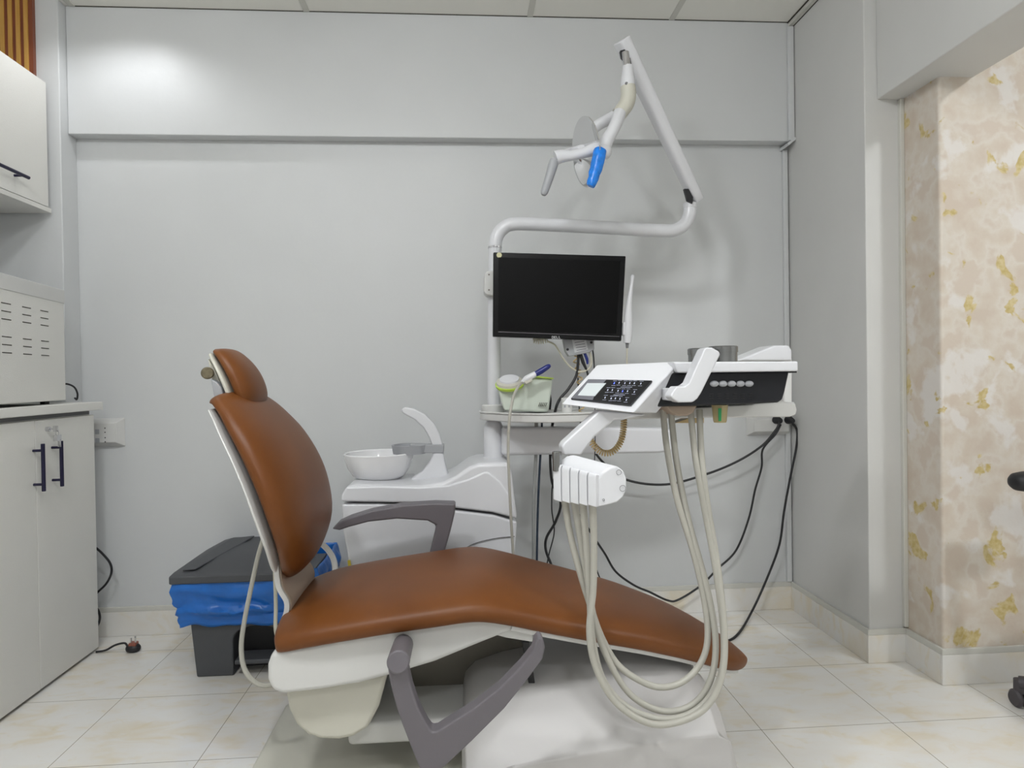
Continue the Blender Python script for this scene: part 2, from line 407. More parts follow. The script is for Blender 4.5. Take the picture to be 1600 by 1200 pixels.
lo = bpy.data.objects.new('downlight_bulb', ld); C.objects.link(lo); lo.location = (-1.32, 2.50, ZC-.03)

# ------------------------------------------------------------------ cabinets at the left
XC = -1.445
t = thing('base_cabinet', (-1.75, 1.6, 0), 'white base cabinet with two visible doors on dark bar handles against left wall', 'cabinet')
obj('carcass', B((-2.04, .6, .035), (XC-.018, 2.735, .925)), LAMW, t)
obj('plinth', B((-2.02, .6, 0), (XC-.03, 2.72, .035)), SEAM, t)
seams = [2.735, 2.372, 2.0, 1.6, 1.2, .8]
for i in range(3):
    a, b = seams[i+1]+.0015, seams[i]-.0015
    d = obj('door', B((XC-.018, a, .012), (XC, b, .922)), LAMW, t, bevel=.0015)
    if i > 1: continue
    hy = a-.0+.088 if i == 0 else b-.012
    hb = cyl((XC+.032, hy, .685), (XC+.032, hy, .845), .0062, bev=.001)
    for z in (.708, .822): cyl((XC-.001, hy, z), (XC+.032, hy, z), .0045, bm=hb, seg=16)
    obj('handle', hb, NAVY, d)
    if i == 0:
        lk = cyl((XC-.001, 2.445-.012, .889), (XC+.012, 2.445-.012, .889), .0085, bev=.001)
        obj('lock', lk, CHROME, d)
        kb = bmesh.new(); y0 = 2.433
        box(kb, (XC+.012, y0-.001, .886), (XC+.022, y0+.001, .892)); box(kb, (XC+.022, y0-.0012, .879), (XC+.040, y0+.0012, .899))
        obj('key', kb, CHROME, d, bevel=.001)
bm = tube([Vector((XC+.036, 2.433+.008*math.cos(a), .874+.010*math.sin(a))) for a in (i*2*PI/16 for i in range(17))], .0009, smooth=False, sides=6)
box(bm, (XC+.030, 2.42, .848), (XC+.043, 2.445, .868)); box(bm, (XC+.034, 2.437, .826), (XC+.044, 2.440, .852))
obj('spare_key', bm, CHROME, t, bevel=.001)
bm = B((-2.04, .6, .9405), (-1.425, 2.765, .972)); obj('countertop', bm, LAMW, bevel=.003, label='white laminate worktop lying over the base cabinet', cat='worktop')
obj('counter_batten', B((-2.04, .6, .925), (-1.46, 2.73, .9405)), SEAM, t)
t = thing('wall_cabinet', (-1.8, 1.6, 1.712), 'white wall cabinet with a dark bar handle hung on the left wall', 'cabinet')
XU = -1.598
bm = B((-2.045, .6, 1.730), (XU-.018, 2.738, 2.205)); obj('carcass', bm, LAMW, t)
obj('bottom_panel', B((-2.045, .6, 1.712), (XU, 2.755, 1.7295)), LAMW, t, bevel=.001)
for a, b in ((1.87, 2.738), (1.0, 1.868)):
    d = obj('door', B((XU-.018, a+.0015, 1.7315), (XU, b-.0015, 2.212)), LAMW, t, bevel=.0015)
    ym = (a+b)/2+.24
    hb = cyl((XU+.032, ym-.17, 1.795), (XU+.032, ym+.025, 1.795), .0062, bev=.002)
    for y in (ym-.14, ym-.005): cyl((XU-.001, y, 1.795), (XU+.032, y, 1.795), .0045, bm=hb, seg=16)
    obj('handle', hb, NAVY, d)
# slatted panel on the back of the alcove
XS = -1.652
bm = B((-2.045, 2.752, 2.0), (XS, 2.7695, ZC), mi=1)
x = XS-.0235
while x > -2.03:
    box(bm, (x-.0078, 2.748, 2.0), (x+.0078, 2.752, ZC)); x -= .0292
obj('slatted_wood_panel', bm, [SLAT, SLATB], label='golden wood slat panel with red-brown backing above the wall cabinet', cat='wall panel')

# steriliser / oven on the worktop
t = thing('sterilizer', (-1.7, 2.35, .972), 'large white metal oven with rows of vent slots on the worktop', 'sterilizer')
R = Matrix.Rotation(math.radians(7.0), 3, 'Z'); T = Vector((-1.480, 2.615, 0))
bm = box(bmesh.new(), (-.47, -.75, .984), (0, 0, 1.388), R=R, T=T)
obj('body', bm, LAMW, t, bevel=.004)
obj('top_cover', box(bmesh.new(), (-.472, -.752, 1.342), (.0022, .002, 1.393), R=R, T=T), WHITE2, t, bevel=.003)
bm = bmesh.new()
for gy in (-.125, -.245, -.37, -.495):
    for gz in (1.300, 1.275, 1.250, 1.195, 1.170, 1.145):
        box(bm, (-.001, gy-.055, gz-.0014), (.0009, gy, gz+.0014), R=R, T=T)
obj('vent_slots', bm, GAP, t)
for y in (-.05, -.68):
    for x in (-.44, -.05): obj('foot', cyl(R @ Vector((x, y, .972))+T, R @ Vector((x, y, .985))+T, .014), BLACK, t)
cable('cord', [(93, 601, 2.64), (105, 600, 2.66), (116, 605, 2.69), (121, 615, 2.70), (120, 624, 2.71), (117, 622, 2.72)], .0035, BLACK, None, None, t)
cable('electric_cable', [(150, 856, 2.80), (160, 865, 2.80), (172, 880, 2.80), (174, 895, 2.80), (166, 912, 2.80), (150, 928, 2.80), (142, 940, 2.80), (148, 947, 2.80), (154, 955, 2.80), (156, 966, 2.80), (152, 978, 2.80), (140, 988, 2.79)], .0045, BLACK, 'black cord bulging out beside the base cabinet and curling down to the floor')
# plug on the floor
t = thing('power_plug', tuple(at(206, 1012, 2.76)), 'black three-pin plug with cord lying on floor beside base cabinet', 'plug')
c = at(208, 1006, 2.70); c.z = .016
bm = bmesh.new(); bmesh.ops.create_icosphere(bm, subdivisions=3, radius=1)
for v in bm.verts: v.co = Vector((v.co.x*.028, v.co.y*.022, max(-.6, v.co.z)*.02))+c+Vector((0, 0, -.002))
obj('plug_body', bm, BLACK, t)
bm = B((c.x-.012, c.y-.016, c.z+.008), (c.x+.016, c.y+.014, c.z+.022)); obj('plug_face', bm, REDB, t, bevel=.004)
bm = bmesh.new()
for dx, dy in ((-.004, -.008), (.012, -.006), (.004, .010)): box(bm, (c.x+dx-.002, c.y+dy-.003, c.z+.02), (c.x+dx+.002, c.y+dy+.003, c.z+.040))
obj('plug_pins', bm, CHROME, t)
P = [at(150, 1017, 2.70), at(165, 1016, 2.70), at(180, 1008, 2.70), at(195, 1005, 2.70), c+Vector((-.02, 0, 0))]
for p in P: p.z = max(p.z, .005)
P[0].z = .005
obj('plug_cord', tube(P, .004, 8, 8), BLACK, t)

# wall sockets
def socket(x0, x1, z0, z1, label, plugs):
    t = thing('wall_socket', ((x0+x1)/2, YR, z0), label, 'socket', None)
    F = [(x0+.02, YR-.034, z0+.018), (x1-.02, YR-.034, z0+.018), (x1-.02, YR-.034, z1-.018), (x0+.02, YR-.034, z1-.018)]
    Bk = [(x0, YR-.001, z0), (x1, YR-.001, z0), (x1, YR-.001, z1), (x0, YR-.001, z1)]
    obj('box', hull8(F, Bk), WHITE2, t, bevel=.003)
    bm = B((x0+.022, YR-.038, z0+.02), (x1-.022, YR-.0335, z1-.02)); obj('face_plate', bm, WHITE2, t, bevel=.002)
    if not plugs:
        bm = bmesh.new()
        for z in (.862, .845, .823, .806): cyl((x1-.062, YR-.0385, z-.0), (x1-.062, YR-.037, z-.0), .0026, bm=bm, seg=12)
        obj('pin_holes', bm, BLACK, t)
        bm = bmesh.new()
        for z in (.848, .812): box(bm, (x1-.1, YR-.0405, z-.01), (x1-.084, YR-.0375, z+.01))
        obj('rocker_switches', bm, GREYL, t, bevel=.001)
    return t
socket(-1.545, -1.398, .783, .902, 'white wall socket box beside the base cabinet on back wall', 0)
socket(1.235, 1.436, .770, .862, 'white wall socket box with two black plugs near right corner', 1)
def fl(px, py, z=.006):
    d = ray(px, py); k = (z-CAMH)/d.z; return (px, py, d.y*k)
def plugged(px, py, label, cords):
    c = at(px, py, YR-.06); t = thing('plugged_cable', tuple(c), label, 'cable')
    obj('plug', cyl(c+Vector((0, .022, 0)), c+Vector((0, -.022, -.004)), .019, .012, bev=.004), BLACK, t)
    for pts, r in cords: cable('cord', pts, r, BLACK, None, None, t)
plugged(1216, 656, 'black plug with two cords, left one in the right-hand wall socket', [
 ([(1218, 660, 2.80), (1212, 672, 2.80), (1190, 697, 2.80), (1150, 722, 2.80), (1100, 742, 2.80), (1040, 757, 2.80), (980, 750, 2.80), (945, 725, 2.78), (925, 700, 2.7), (915, 680, 2.66)], .005),
 ([(1220, 663, 2.84), (1212, 678, 2.84), (1192, 702, 2.84), (1190, 730, 2.84), (1180, 765, 2.84), (1170, 810, 2.84), (1150, 860, 2.84), (1120, 890, 2.84), (1095, 915, 2.83), (1060, 937, 2.82), (1043, 938, 2.82), (1015, 925, 2.8), (990, 914, 2.78), (962, 893, 2.76), (945, 865, 2.74), (925, 835, 2.7), (893, 785, 2.66), (870, 740, 2.62), (860, 690, 2.6)], .0046)])
plugged(1235, 656, 'black plug with one cord dropping to floor, nearest the room corner', [
 ([(1236, 660, 2.82), (1245, 672, 2.82), (1244, 700, 2.82), (1234, 750, 2.82), (1225, 800, 2.82), (1218, 850, 2.82), (1200, 900, 2.82), (1175, 955, 2.78), fl(1150, 994), fl(1120, 1004), fl(1070, 1006), fl(1020, 1012)], .005)])

# ------------------------------------------------------------------ pedal bin
t = thing('pedal_bin', (-.77, 2.58, 0), 'dark grey pedal bin with blue liner behind the brown backrest', 'bin')
bx0, bx1, by0, by1 = -1.005, -.545, 2.42, 2.76
def taper_box(x0, x1, y0, y1, z0, z1, ins, bm=None):
    bm = bm or bmesh.new()
    a = [bm.verts.new(p) for p in ((x0+ins, y0+ins, z0), (x1-ins, y0+ins, z0), (x1-ins, y1-ins, z0), (x0+ins, y1-ins, z0))]
    b = [bm.verts.new(p) for p in ((x0, y0, z1), (x1, y0, z1), (x1, y1, z1), (x0, y1, z1))]
    bm.faces.new(a[::-1]); bm.faces.new(b)
    for i in range(4): bm.faces.new((a[i], a[(i+1) % 4], b[(i+1) % 4], b[i]))
    return bm
bm = bmesh.new()
# front face with an arch for the pedal
zt = .35
arch = [(-.832, 0), (-.832, .13)] + [(-.7475+.0845*math.cos(PI-a), .13+.045*math.sin(a)) for a in (i*PI/10 for i in range(1, 10))] + [(-.663, .13), (-.663, 0)]
ol = [(bx0+.045, 0), (arch[0][0], 0)]+arch[1:-1]+[(arch[-1][0], 0), (bx1-.045, 0), (bx1-.012, zt), (bx0+.012, zt)]
obj('body', extr(bm, [Vector((x, by0+.018, z)) for x, z in ol], (0, .30, 0)), DARKB, t, bevel=.006)
obj('recess_back', B((-.834, by0+.10, .0), (-.660, by0+.12, .18)), BLACK, t)
obj('pedal', B((-.822, by0-.0, .045), (-.673, by0+.09, .062)), DARKB, t, bevel=.004)
# lid
prof = [(by0-.026, .343), (by0-.026, .372), (by0+.015, .377), (by0+.12, .405), (by0+.22, .423), (by1-.03, .427), (by1, .41), (by1, .345)]
bm = bmesh.new(); ringL = []; xs = [(bx0-.026, .0), (bx0+.006, .35), (bx0+.05, .8), (bx0+.09, 1), (bx1-.16, 1), (bx1-.13, .8), (bx1-.09, .35), (bx1-.065, .0)]
rings = []
for x, f in xs: rings.append([bm.verts.new((x, y, z if z < .38 else .377+(z-.377)*f)) for y, z in prof])
for a, b in zip(rings, rings[1:]):
    for i in range(len(prof)): bm.faces.new((a[i], b[i], b[(i+1) % len(prof)], a[(i+1) % len(prof)]))
bm.faces.new(rings[0]); bm.faces.new(rings[-1][::-1])
lid = obj('lid', bm, DARKB, t, bevel=.006)
bm = bmesh.new()
extr(bm, [Vector((-1.0, by0+.015, .379)), Vector((-.955, by0+.015, .381)), Vector((-.83, by1-.06, .432)), Vector((-.92, by1-.06, .425))], (0, 0, .006))
obj('lid_flap', bm, DARKB, lid, bevel=.003)
# crumpled liner skirt
bm = bmesh.new(); rows = 16; cols = 140; rings = []
for i in range(rows+1):
    f = i/rows; z = .350-.165*f; ring = []
    for j in range(cols):
        a = 4*j/cols; s = int(a); u = a-s
        hx, hy = (bx1-bx0)/2+.018-.016*f, (by1-by0)/2+.016-.014*f
        x, y = [(-1+2*u, -1), (1, -1+2*u), (1-2*u, 1), (-1, 1-2*u)][s]
        cx, cy = (bx0+bx1)/2, (by0+by1)/2
        p = Vector((cx+hx*x, cy+hy*y, z))
        n = Vector((x if abs(x) > .99 else 0, y if abs(y) > .99 else 0, 0))
        if n.length == 0: n = Vector((x, y, 0))
        bul = .010*math.sin(min(1, f*1.6)*PI)
        nn = noise.noise(Vector((p.x*9, p.y*9, p.z*26)))*.018+noise.noise(Vector((p.x*30+p.z*20, p.y*30, p.z*60)))*.007
        p += n.normalized()*(bul+nn*(.4+.6*min(1, f*3))+ (.012 if .62 < f < .7 else 0))
        p.z += (noise.noise(Vector((p.x*12, p.y*12, 3)))*.02)*f
        q_ = max(0, min(1, (p.x-(bx1-.12))/.10)); p.z += .032*q_*q_*(3-2*q_)*(1-f); p.x += .012*q_*math.sin(min(1, f*1.3)*PI)
        ring.append(bm.verts.new(p))
    rings.append(ring)
for a, b in zip(rings, rings[1:]):
    for j in range(cols): bm.faces.new((a[j], a[(j+1) % cols], b[(j+1) % cols], b[j]))
LINER = mat('blue_bin_liner', srgb(26, 104, 190), .28, bump=.6, bscale=60, var=.12, vscale=14)
lin = obj('liner', bm, LINER, t, ang=60); sd = lin.modifiers.new('s', 'SOLIDIFY'); sd.thickness = .001

# ------------------------------------------------------------------ dental chair
YCn = 1.85
ch = thing('dental_chair', (0, YCn, 0), 'brown leather dental chair with white shell and grey armrests mid-room', 'dental chair')
seat_tab = [  # x, bottom z, thickness, half width
 (-.466, .430, .014, .130), (-.463, .420, .034, .192), (-.456, .412, .050, .230), (-.440, .409, .061, .250), (-.38, .421, .067, .263), (-.315, .431, .069, .267), (-.196, .447, .070, .270), (-.077, .460, .071, .272),
 (-.01, .467, .071, .272), (.04, .466, .071, .270), (.104, .453, .070, .265), (.18, .432, .069, .258), (.259, .411, .068, .250), (.34, .389, .067, .238), (.423, .366, .066, .222), (.49, .344, .064, .205), (.546, .324, .062, .188),
 (.61, .298, .058, .166), (.665, .273, .052, .138), (.705, .255, .046, .110), (.735, .243, .038, .082), (.758, .236, .028, .054), (.774, .234, .017, .030), (.782, .236, .008, .014)]
def seat_st(tab, k=4):
    st = []; R = interp(tab, k)
    for i, (x, zb, th, wd) in enumerate(R):
        a = R[max(i-2, 0)]; b = R[min(i+2, len(R)-1)]
        n = Vector((-(b[1]-a[1]), 0, b[0]-a[0])).normalized()
        if x < -.42 or x > .72: n = Vector((-.12 if x < 0 else .33, 0, 1)).normalized()
        st.append((Vector((x, YCn, zb+th*.36)), n, wd, th*.64, th*.36))
    return st
obj('seat_cushion', pad(seat_st([(x, zb-.011*min(1, th/.05), th+.013*min(1, th/.05), wd+.004) for x, zb, th, wd in seat_tab]), nt=2.35, nb=4.6), LEATHER, ch, ang=70, label='long brown leather seat and leg cushion')
# white side shell beneath the seat
ol = [(424, 1020), (417, 1040), (417, 1062), (424, 1079), (440, 1086), (500, 1079), (560, 1069), (610, 1056), (680, 1035), (740, 1010), (800, 986), (822, 976), (800, 968), (740, 961), (600, 984)]
shell = obj('seat_shell', prism(ol, 1.605, 2.095), WHITE2, ch, bevel=.014, seg=4)
ol = [(444, 1075), (451, 1110), (463, 1134), (480, 1149), (500, 1156), (530, 1157), (552, 1152), (575, 1138), (592, 1105), (606, 1052)]
obj('lower_cover', prism(ol, 1.65, 2.05), CREAM, ch, bevel=.012, seg=3)
# leg rest tray, in two pieces meeting at a seam
lt = [(x, zb-.020, .030, max(.02, wd-.012)) for x, zb, th, wd in seat_tab if x >= .10 and x < .74]
st = [(Vector((x, YCn, zb+.010)), Vector((.24, 0, 1)), wd, .016, .012) for x, zb, th, wd in interp(lt, 3)]
obj('leg_rest_frame', pad(st, nt=6, nb=4), WHITE2, ch)
obj('hinge_cover', prism([(775, 972), (832, 980), (833, 1004), (790, 997), (765, 990)], 1.62, 2.08), WHITE2, ch, bevel=.004)
# under-structure
obj('lift_frame', B((-.20, 1.92, .12), (.17, 2.04, .41)), DSTEEL, ch, bevel=.006)
obj('lift_strut', prism([(816, 1003), (827, 1003), (836, 1068), (826, 1068)], 1.70, 1.76), BLACK, ch, bevel=.002)
obj('link_cover', B((-.31, 1.725, .112), (.16, 2.06, .168)), WHITE2, ch, bevel=.012, seg=3)
obj('base_plate', B((-.575, 1.50, .0), (.05, 2.15, .03)), CREAM, ch, bevel=.01, seg=3)
bm = bmesh.new(); rings = []
for x, zs, ins, rz in [(-.02, .50, .02, .130), (-.01, .68, .008, .140), (.02, .78, 0, .150), (.10, .86, 0, .160), (.25, .94, 0, .178), (.40, 1.0, 0, .195), (.52, .98, .0, .208), (.585, .93, .004, .205), (.618, .80, .012, .19), (.64, .45, .03, .11)]:
    pr = [(1.52+ins, 0), (1.525+ins, rz*.5), (1.532+ins, rz*.93), (1.542+ins, rz*min(1, zs+.05)), (1.60+ins, rz+(.285*zs-rz)*.55), (1.66+ins, .285*zs), (1.74, .30*zs), (1.96, .30*zs), (2.10-ins, .26*zs), (2.16-ins, .15*zs), (2.17-ins, 0)]
    rings.append([bm.verts.new((x, y, z)) for y, z in pr])
for a, b in zip(rings, rings[1:]):
    for i in range(len(a)-1): bm.faces.new((a[i], b[i], b[i+1], a[i+1]))
    bm.faces.new((a[-1], b[-1], b[0], a[0]))
bm.faces.new(rings[0]); bm.faces.new(rings[-1][::-1])
BASEW = mat('base_plastic', srgb(192, 190, 189), .42)
obj('base_cover', bm, BASEW, ch, bevel=.008, seg=3, ang=50)
# near armrest folded down, far armrest up
def armrest(name, ol, y0, y1, piv, piv2, r, facet):
    a = obj(name, prism(ol, y0, y1), GREYP, ch, bevel=.007, seg=3)
    if piv:
        obj('pivot', cyl(at(*piv), at(*piv2), r, bev=.003), GREYP, a)
    return a
armrest('armrest', [(605, 1040), (609, 1065), (617, 1098), (628, 1132), (642, 1168), (659, 1210), (668, 1226), (690, 1203), (738, 1158), (788, 1108), (824, 1063), (848, 1030), (852, 1012), (849, 999), (843, 995), (837, 1002), (833, 1017),
     (815, 1040), (780, 1076), (740, 1107), (700, 1132), (683, 1143), (675, 1144), (668, 1135), (654, 1108), (643, 1075), (636, 1043)], 1.400, 1.440, (622, 1035, 1.392), (630, 1007, 1.60), .0235, 0)
armrest('armrest', [(518, 827), (528, 817), (545, 809), (580, 798), (630, 789), (680, 786), (712, 787), (711, 800), (704, 830), (693, 868), (684, 915), (662, 915), (671, 865), (679, 832), (681, 821), (668, 814), (620, 811), (575, 816), (545, 824), (530, 829)],
        2.15, 2.21, None, None, 0, 0)
obj('armrest_bracket', B((-.17, 2.08, .33), (-.10, 2.20, .40)), GREYP, ch, bevel=.006)
# backrest: table (back-plane x, z, half width, pad thickness, shell thickness)
bt = [(*(lambda p: (p.x, p.z))(at(px, v, YCn-wd)), wd, th, sh) for px, v, wd, th, sh in [
    (329, 630, .095, .010, .006), (326, 633, .140, .024, .008), (327, 637, .175, .046, .010), (335, 653, .200, .060, .011), (346, 678, .225, .070, .012), (364, 716, .250, .080, .013), (385, 765, .265, .086, .015),
    (402.5, 811, .262, .087, .018), (420, 856, .235, .080, .020), (430, 886, .170, .064, .022), (436, 896, .112, .044, .018), (440, 901, .055, .022, .012)]]
def back_st(tab, front, k=4):
    st = []; R = interp(tab, k)
    for i, (x, z, wd, th, sh) in enumerate(R):
        a = R[max(i-3, 0)]; b = R[min(i+3, len(R)-1)]; d = Vector((b[0]-a[0], 0, b[1]-a[1])).normalized()
        n = Vector((-d.z, 0, d.x)).normalized()
        c = Vector((x, YCn, z))
        if front: st.append((c+n*th*.35, n, wd, th*.65, th*.35))
        else: st.append((c-n*sh*.35, n, wd*.985+.002, sh*.4, sh*.45))
    return st
bc = obj('backrest', pad(back_st(bt, True), nt=2.5, nb=3.0), LEATHER, ch, ang=70, label='egg-shaped brown leather back cushion')
obj('backrest_shell', pad(back_st([(x-.001, z-.004, wd, th, sh) for x, z, wd, th, sh in bt[2:]], False), nt=5, nb=3), WHITE2, bc, ang=50, label='white plastic shell')
ht = [(*(lambda p: (p.x, p.z))(at(px, v, YCn-wd)), wd, th, sh) for px, v, wd, th, sh in [
    (334, 546, .040, .010, .006), (330, 551, .066, .024, .008), (335, 561, .082, .036, .010), (344, 578, .094, .045, .011), (353, 597, .099, .050, .012), (361, 617, .098, .050, .012), (366, 631, .090, .045, .012), (371, 640, .072, .034, .012), (379, 645, .045, .018, .010)]]
hr = obj('headrest', pad(back_st(ht, True), nt=2.4, nb=3.0), LEATHER, ch, ang=70, label='small rounded brown leather head pad')
obj('headrest_shell', pad(back_st([(x-.002, z-.001, wd, th, sh*1.5) for x, z, wd, th, sh in ht[1:-1]], False), nt=5, nb=3), CREAM, hr, ang=50)
bm = prism([(324, 560), (334, 574), (346, 603), (358, 634), (343, 630), (333, 604)], 1.78, 1.90)
obj('headrest_bracket', bm, CREAM, ch, bevel=.003)
k0, k1 = at(324, 583, 1.75), at(325, 583, 1.80)
obj('adjustment_knob', cyl(k0, k1, .0155, bev=.003), GOLD, ch)
obj('headrest_stem', prism([(329, 592), (338, 597), (345, 605), (349, 620), (342, 632), (336, 630)], 1.755, 1.80), GREYL, ch, bevel=.003)
# curved plate between seat and backrest
cp = spline([Vector((-.470, 0, .60)), Vector((-.466, 0, .535)), Vector((-.447, 0, .495)), Vector((-.447, 0, .465)), Vector((-.458, 0, .43)), Vector((-.448, 0, .38))], 5)
def plate(P, y0, y1, th, off=0):
    bm = bmesh.new(); A = []; Bq = []
    for i, p in enumerate(P):
        d = (P[min(i+1, len(P)-1)]-P[max(i-1, 0)]).normalized(); n = Vector((-d.z, 0, d.x))
        A.append(p+n*off); Bq.append(p+n*(off+th))
    for y in (y0,):
        extr(bm, [Vector((p.x, y, p.z)) for p in A+Bq[::-1]], (0, y1-y0, 0))
    return bm
obj('back_support', plate(cp, 1.71, 1.99, -.012), WHITE2, ch, label='white curved support plate')
obj('support_cover', plate(cp, 1.718, 1.982, .003, .0005), TAUPE, ch, label='taupe facing on support plate')
cable('support_tube', [(478, 832, 2.16), (498, 846, 2.16), (513, 860, 2.16), (522, 877, 2.16), (523, 898, 2.15), (515, 925, 2.13)], .0095, WHITE2, None, None, ch)
cable('rear_hose', [(412, 840, 1.95), (403, 870, 1.95), (392, 920, 1.93), (382, 970, 1.90), (377, 1010, 1.86), (381, 1042, 1.82), (394, 1062, 1.80), (412, 1071, 1.80), (440, 1066, 1.82)], .0065, HOSE, None, None, ch)
cable('rear_hose', [(428, 870, 1.95), (430, 910, 1.95), (431, 950, 1.93), (431, 985, 1.90), (440, 1020, 1.88)], .0055, BEIGEC, None, None, ch)

# ------------------------------------------------------------------ spittoon unit with pole
YU = 2.33
un = thing('spittoon_unit', (-.14, 2.5, 0), 'white spittoon cabinet with tall pole standing behind the dental chair', 'dental unit')
ol = [(533, 787), (535, 826), (543, 872), (552, 930), (566, 1010), (570, 1030), (790, 1030), (796, 1000), (801, 900), (805, 860), (808, 815), (770, 804), (712, 797), (650, 789), (590, 787)]
obj('cabinet_body', prism(ol, YU+.004, 2.62), WHITE, un, bevel=.010, seg=3)
obj('plinth', B((-.34, 2.36, 0), (.11, 2.60, .05)), SEAM, un)
ol = [(533, 785), (534, 772), (541, 760), (556, 757), (600, 758), (655, 759), (690, 754), (712, 744), (733, 729), (748, 724), (795, 722), (800, 740), (804, 775), (809, 812), (770, 802), (712, 795), (650, 787), (590, 785)]
cover = obj('top_cover', prism(ol, YU, 2.625), WHITE, un, bevel=.016, seg=4)
# rounded swoosh in front of the pole
obj('cover_swoosh', prism([(533.5, 774), (541, 761), (600, 759), (655, 761), (700, 758), (730, 749), (757, 737), (764, 738), (782, 753), (800, 780), (808, 811), (770, 801), (712, 794), (650, 786), (533, 784)], YU-.006, YU+.06), WHITE, cover, bevel=.011, seg=4)
obj('panel_line', tube([at(*p) for p in [(712, 868, 2.331), (725, 858, 2.331), (745, 848, 2.331), (775, 841, 2.331), (804, 838, 2.331)]], .0016, 6, 6), SEAM, un)
obj('yellow_tag', prism([(543, 876), (547, 876), (549, 888), (544, 888)], 2.328, 2.336), YELLOW, un)
# bowl
bc0 = at(592, 708, 2.51); bw = .128
obj('bowl', lathe([(0, -.100), (.050, -.100), (.072, -.096), (.096, -.080), (.114, -.052), (.124, -.022), (bw, 0), (bw-.004, .003), (bw-.010, 0), (.114, -.024), (.100, -.056), (.078, -.080), (.04, -.090), (0, -.091)], bc0, seg=64), PORC, un, label='round white rinsing bowl')
obj('bowl_foot', cyl(bc0+Vector((0, 0, -.125)), bc0+Vector((0, 0, -.098)), .055), WHITE, un)
# spout with its swept base and grey cup holder
obj('spout_base', prism([(610, 760), (640, 750), (660, 736), (672, 720), (677, 706), (693, 706), (695, 722), (700, 742), (722, 752), (700, 764)], 2.475, 2.525), WHITE, un, bevel=.010, seg=3)
sp = prism([(675, 696), (670, 683), (661, 668), (648, 656), (635, 649), (628, 645), (627, 640), (632, 636), (645, 638), (662, 646), (677, 660), (687, 678), (692, 697)], 2.483, 2.517)
obj('spout', sp, WHITE, un, bevel=.009, seg=3, label='curved white water spout')
bm = prism([(640, 695), (694, 695), (693, 708), (612+30, 708)], 2.472, 2.528)
obj('cup_holder', bm, GREYL, un, bevel=.003, label='grey cup holder')
ch0 = at(640, 701.5, 2.50)
obj('cup_ring', lathe([(.050, -.016), (.060, -.016), (.066, .016), (.058, .016), (.050, -.016)], ch0+Vector((0, 0, 0)), seg=48), GREYL, un, label='grey cup ring')
# pole and collars
py = 2.50
pb = at(772, 716, py)
obj('pole_flange', lathe([(0, 0), (.052, 0), (.052, .010), (.044, .016), (.036, .02), (0, .02)], pb+Vector((0, 0, -.012))), WHITE, un)
obj('pole_sleeve', lathe([(0, 0), (.0395, 0), (.037, .02), (.036, .11), (.030, .125), (.024, .135), (0, .135)], pb+Vector((0, 0, .005))), WHITE, un)
pole_pts = [at(772, 700, py), at(772, 560, py), at(773, 430, py), at(773.5, 392, py), at(776, 371, py), at(786, 357, py), at(803, 350, py), at(850, 351, py), at(950, 356, py), at(1035, 360.5, py), at(1056, 359, py), at(1070, 350, py), at(1077, 336, py), at(1078.5, 322, py)]
obj('pole', tube(pole_pts, .0245, 8, 24), WHITE, un, label='white tubular pole bending into a horizontal arm')
obj('pole_ring', lathe([(.0252, 0), (.0262, .001), (.0262, .006), (.0252, .007)], at(773.5, 388, py)), CHROME, un)
obj('tray_hub', lathe([(.03, 0), (.041, .004), (.043, .012), (.043, .044), (.039, .048), (.024, .048)], at(771, 652, py)), WHITE2, un)
obj('pole_bracket', prism([(757, 430), (760, 424), (772, 422), (784, 424), (784, 461), (772, 463), (760, 461), (756, 456)], 2.455, 2.53), WHITE2, un, bevel=.006)
for v in (429, 453):
    p = at(764, v, 2.453); obj('screw', cyl(p, p+Vector((0, .004, 0)), .003, seg=10), DSTEEL, un)
bm = prism([(786, 436), (850, 440), (850, 452), (786, 448)], 2.40, 2.48); obj('monitor_arm', bm, WHITE2, un, bevel=.003)
# horizontal support arm under the shelf
ol = [(784, 667), (1040, 669), (1052, 673), (1059, 685), (1059, 697), (1050, 705), (1030, 708), (784, 712)]
obj('support_arm', prism([(x, y) for x, y in ol], 2.44, 2.52), WHITE, un, bevel=.012, seg=4)
# accessory shelf
sh0 = at(800, 650, 2.42); zs = at(800, 650, 2.30).z
bm = bmesh.new()
pl = [(at(754, 650, 2.50).x, 2.53), (at(754, 650, 2.46).x, 2.45), (at(775, 650, 2.38).x, 2.38), (at(800, 650, 2.30).x, 2.30), (at(850, 650, 2.24).x, 2.24), (at(900, 650, 2.24).x, 2.24), (at(928, 650, 2.28).x, 2.28), (at(934, 650, 2.36).x, 2.36), (at(925, 650, 2.5).x, 2.50), (at(800, 650, 2.56).x, 2.56)]
zt = .915
extr(bm, [Vector((x, y, zt)) for x, y in spline([Vector((a, b, 0)) for a, b in pl], 4, True) for _ in (0,)] if False else [Vector((p.x, p.y, zt)) for p in spline([Vector((a, b, 0)) for a, b in pl], 4, True)], (0, 0, -.026))
obj('shelf', bm, WHITE2, un, bevel=.004, label='curved white instrument shelf')
bm = bmesh.new(); ps = spline([Vector((a, b, 0)) for a, b in pl], 4, True)
tube([Vector((p.x, p.y, zt+.003)) for p in ps+[ps[0]]], .0035, smooth=False, sides=8, bm=bm)
obj('shelf_rim', bm, WHITE2, un)
# hoses running down behind
cable('drain_tube', [(838, 655, 2.46), (838, 700, 2.46), (834, 780, 2.46), (834, 870, 2.46), (834, 960, 2.46)], .0065, TUBEG, None, None, un)
cable('supply_tube', [(847, 655, 2.46), (845, 700, 2.46), (841, 780, 2.46), (839, 870, 2.46), (839, 960, 2.46)], .0042, TUBEB, None, None, un)

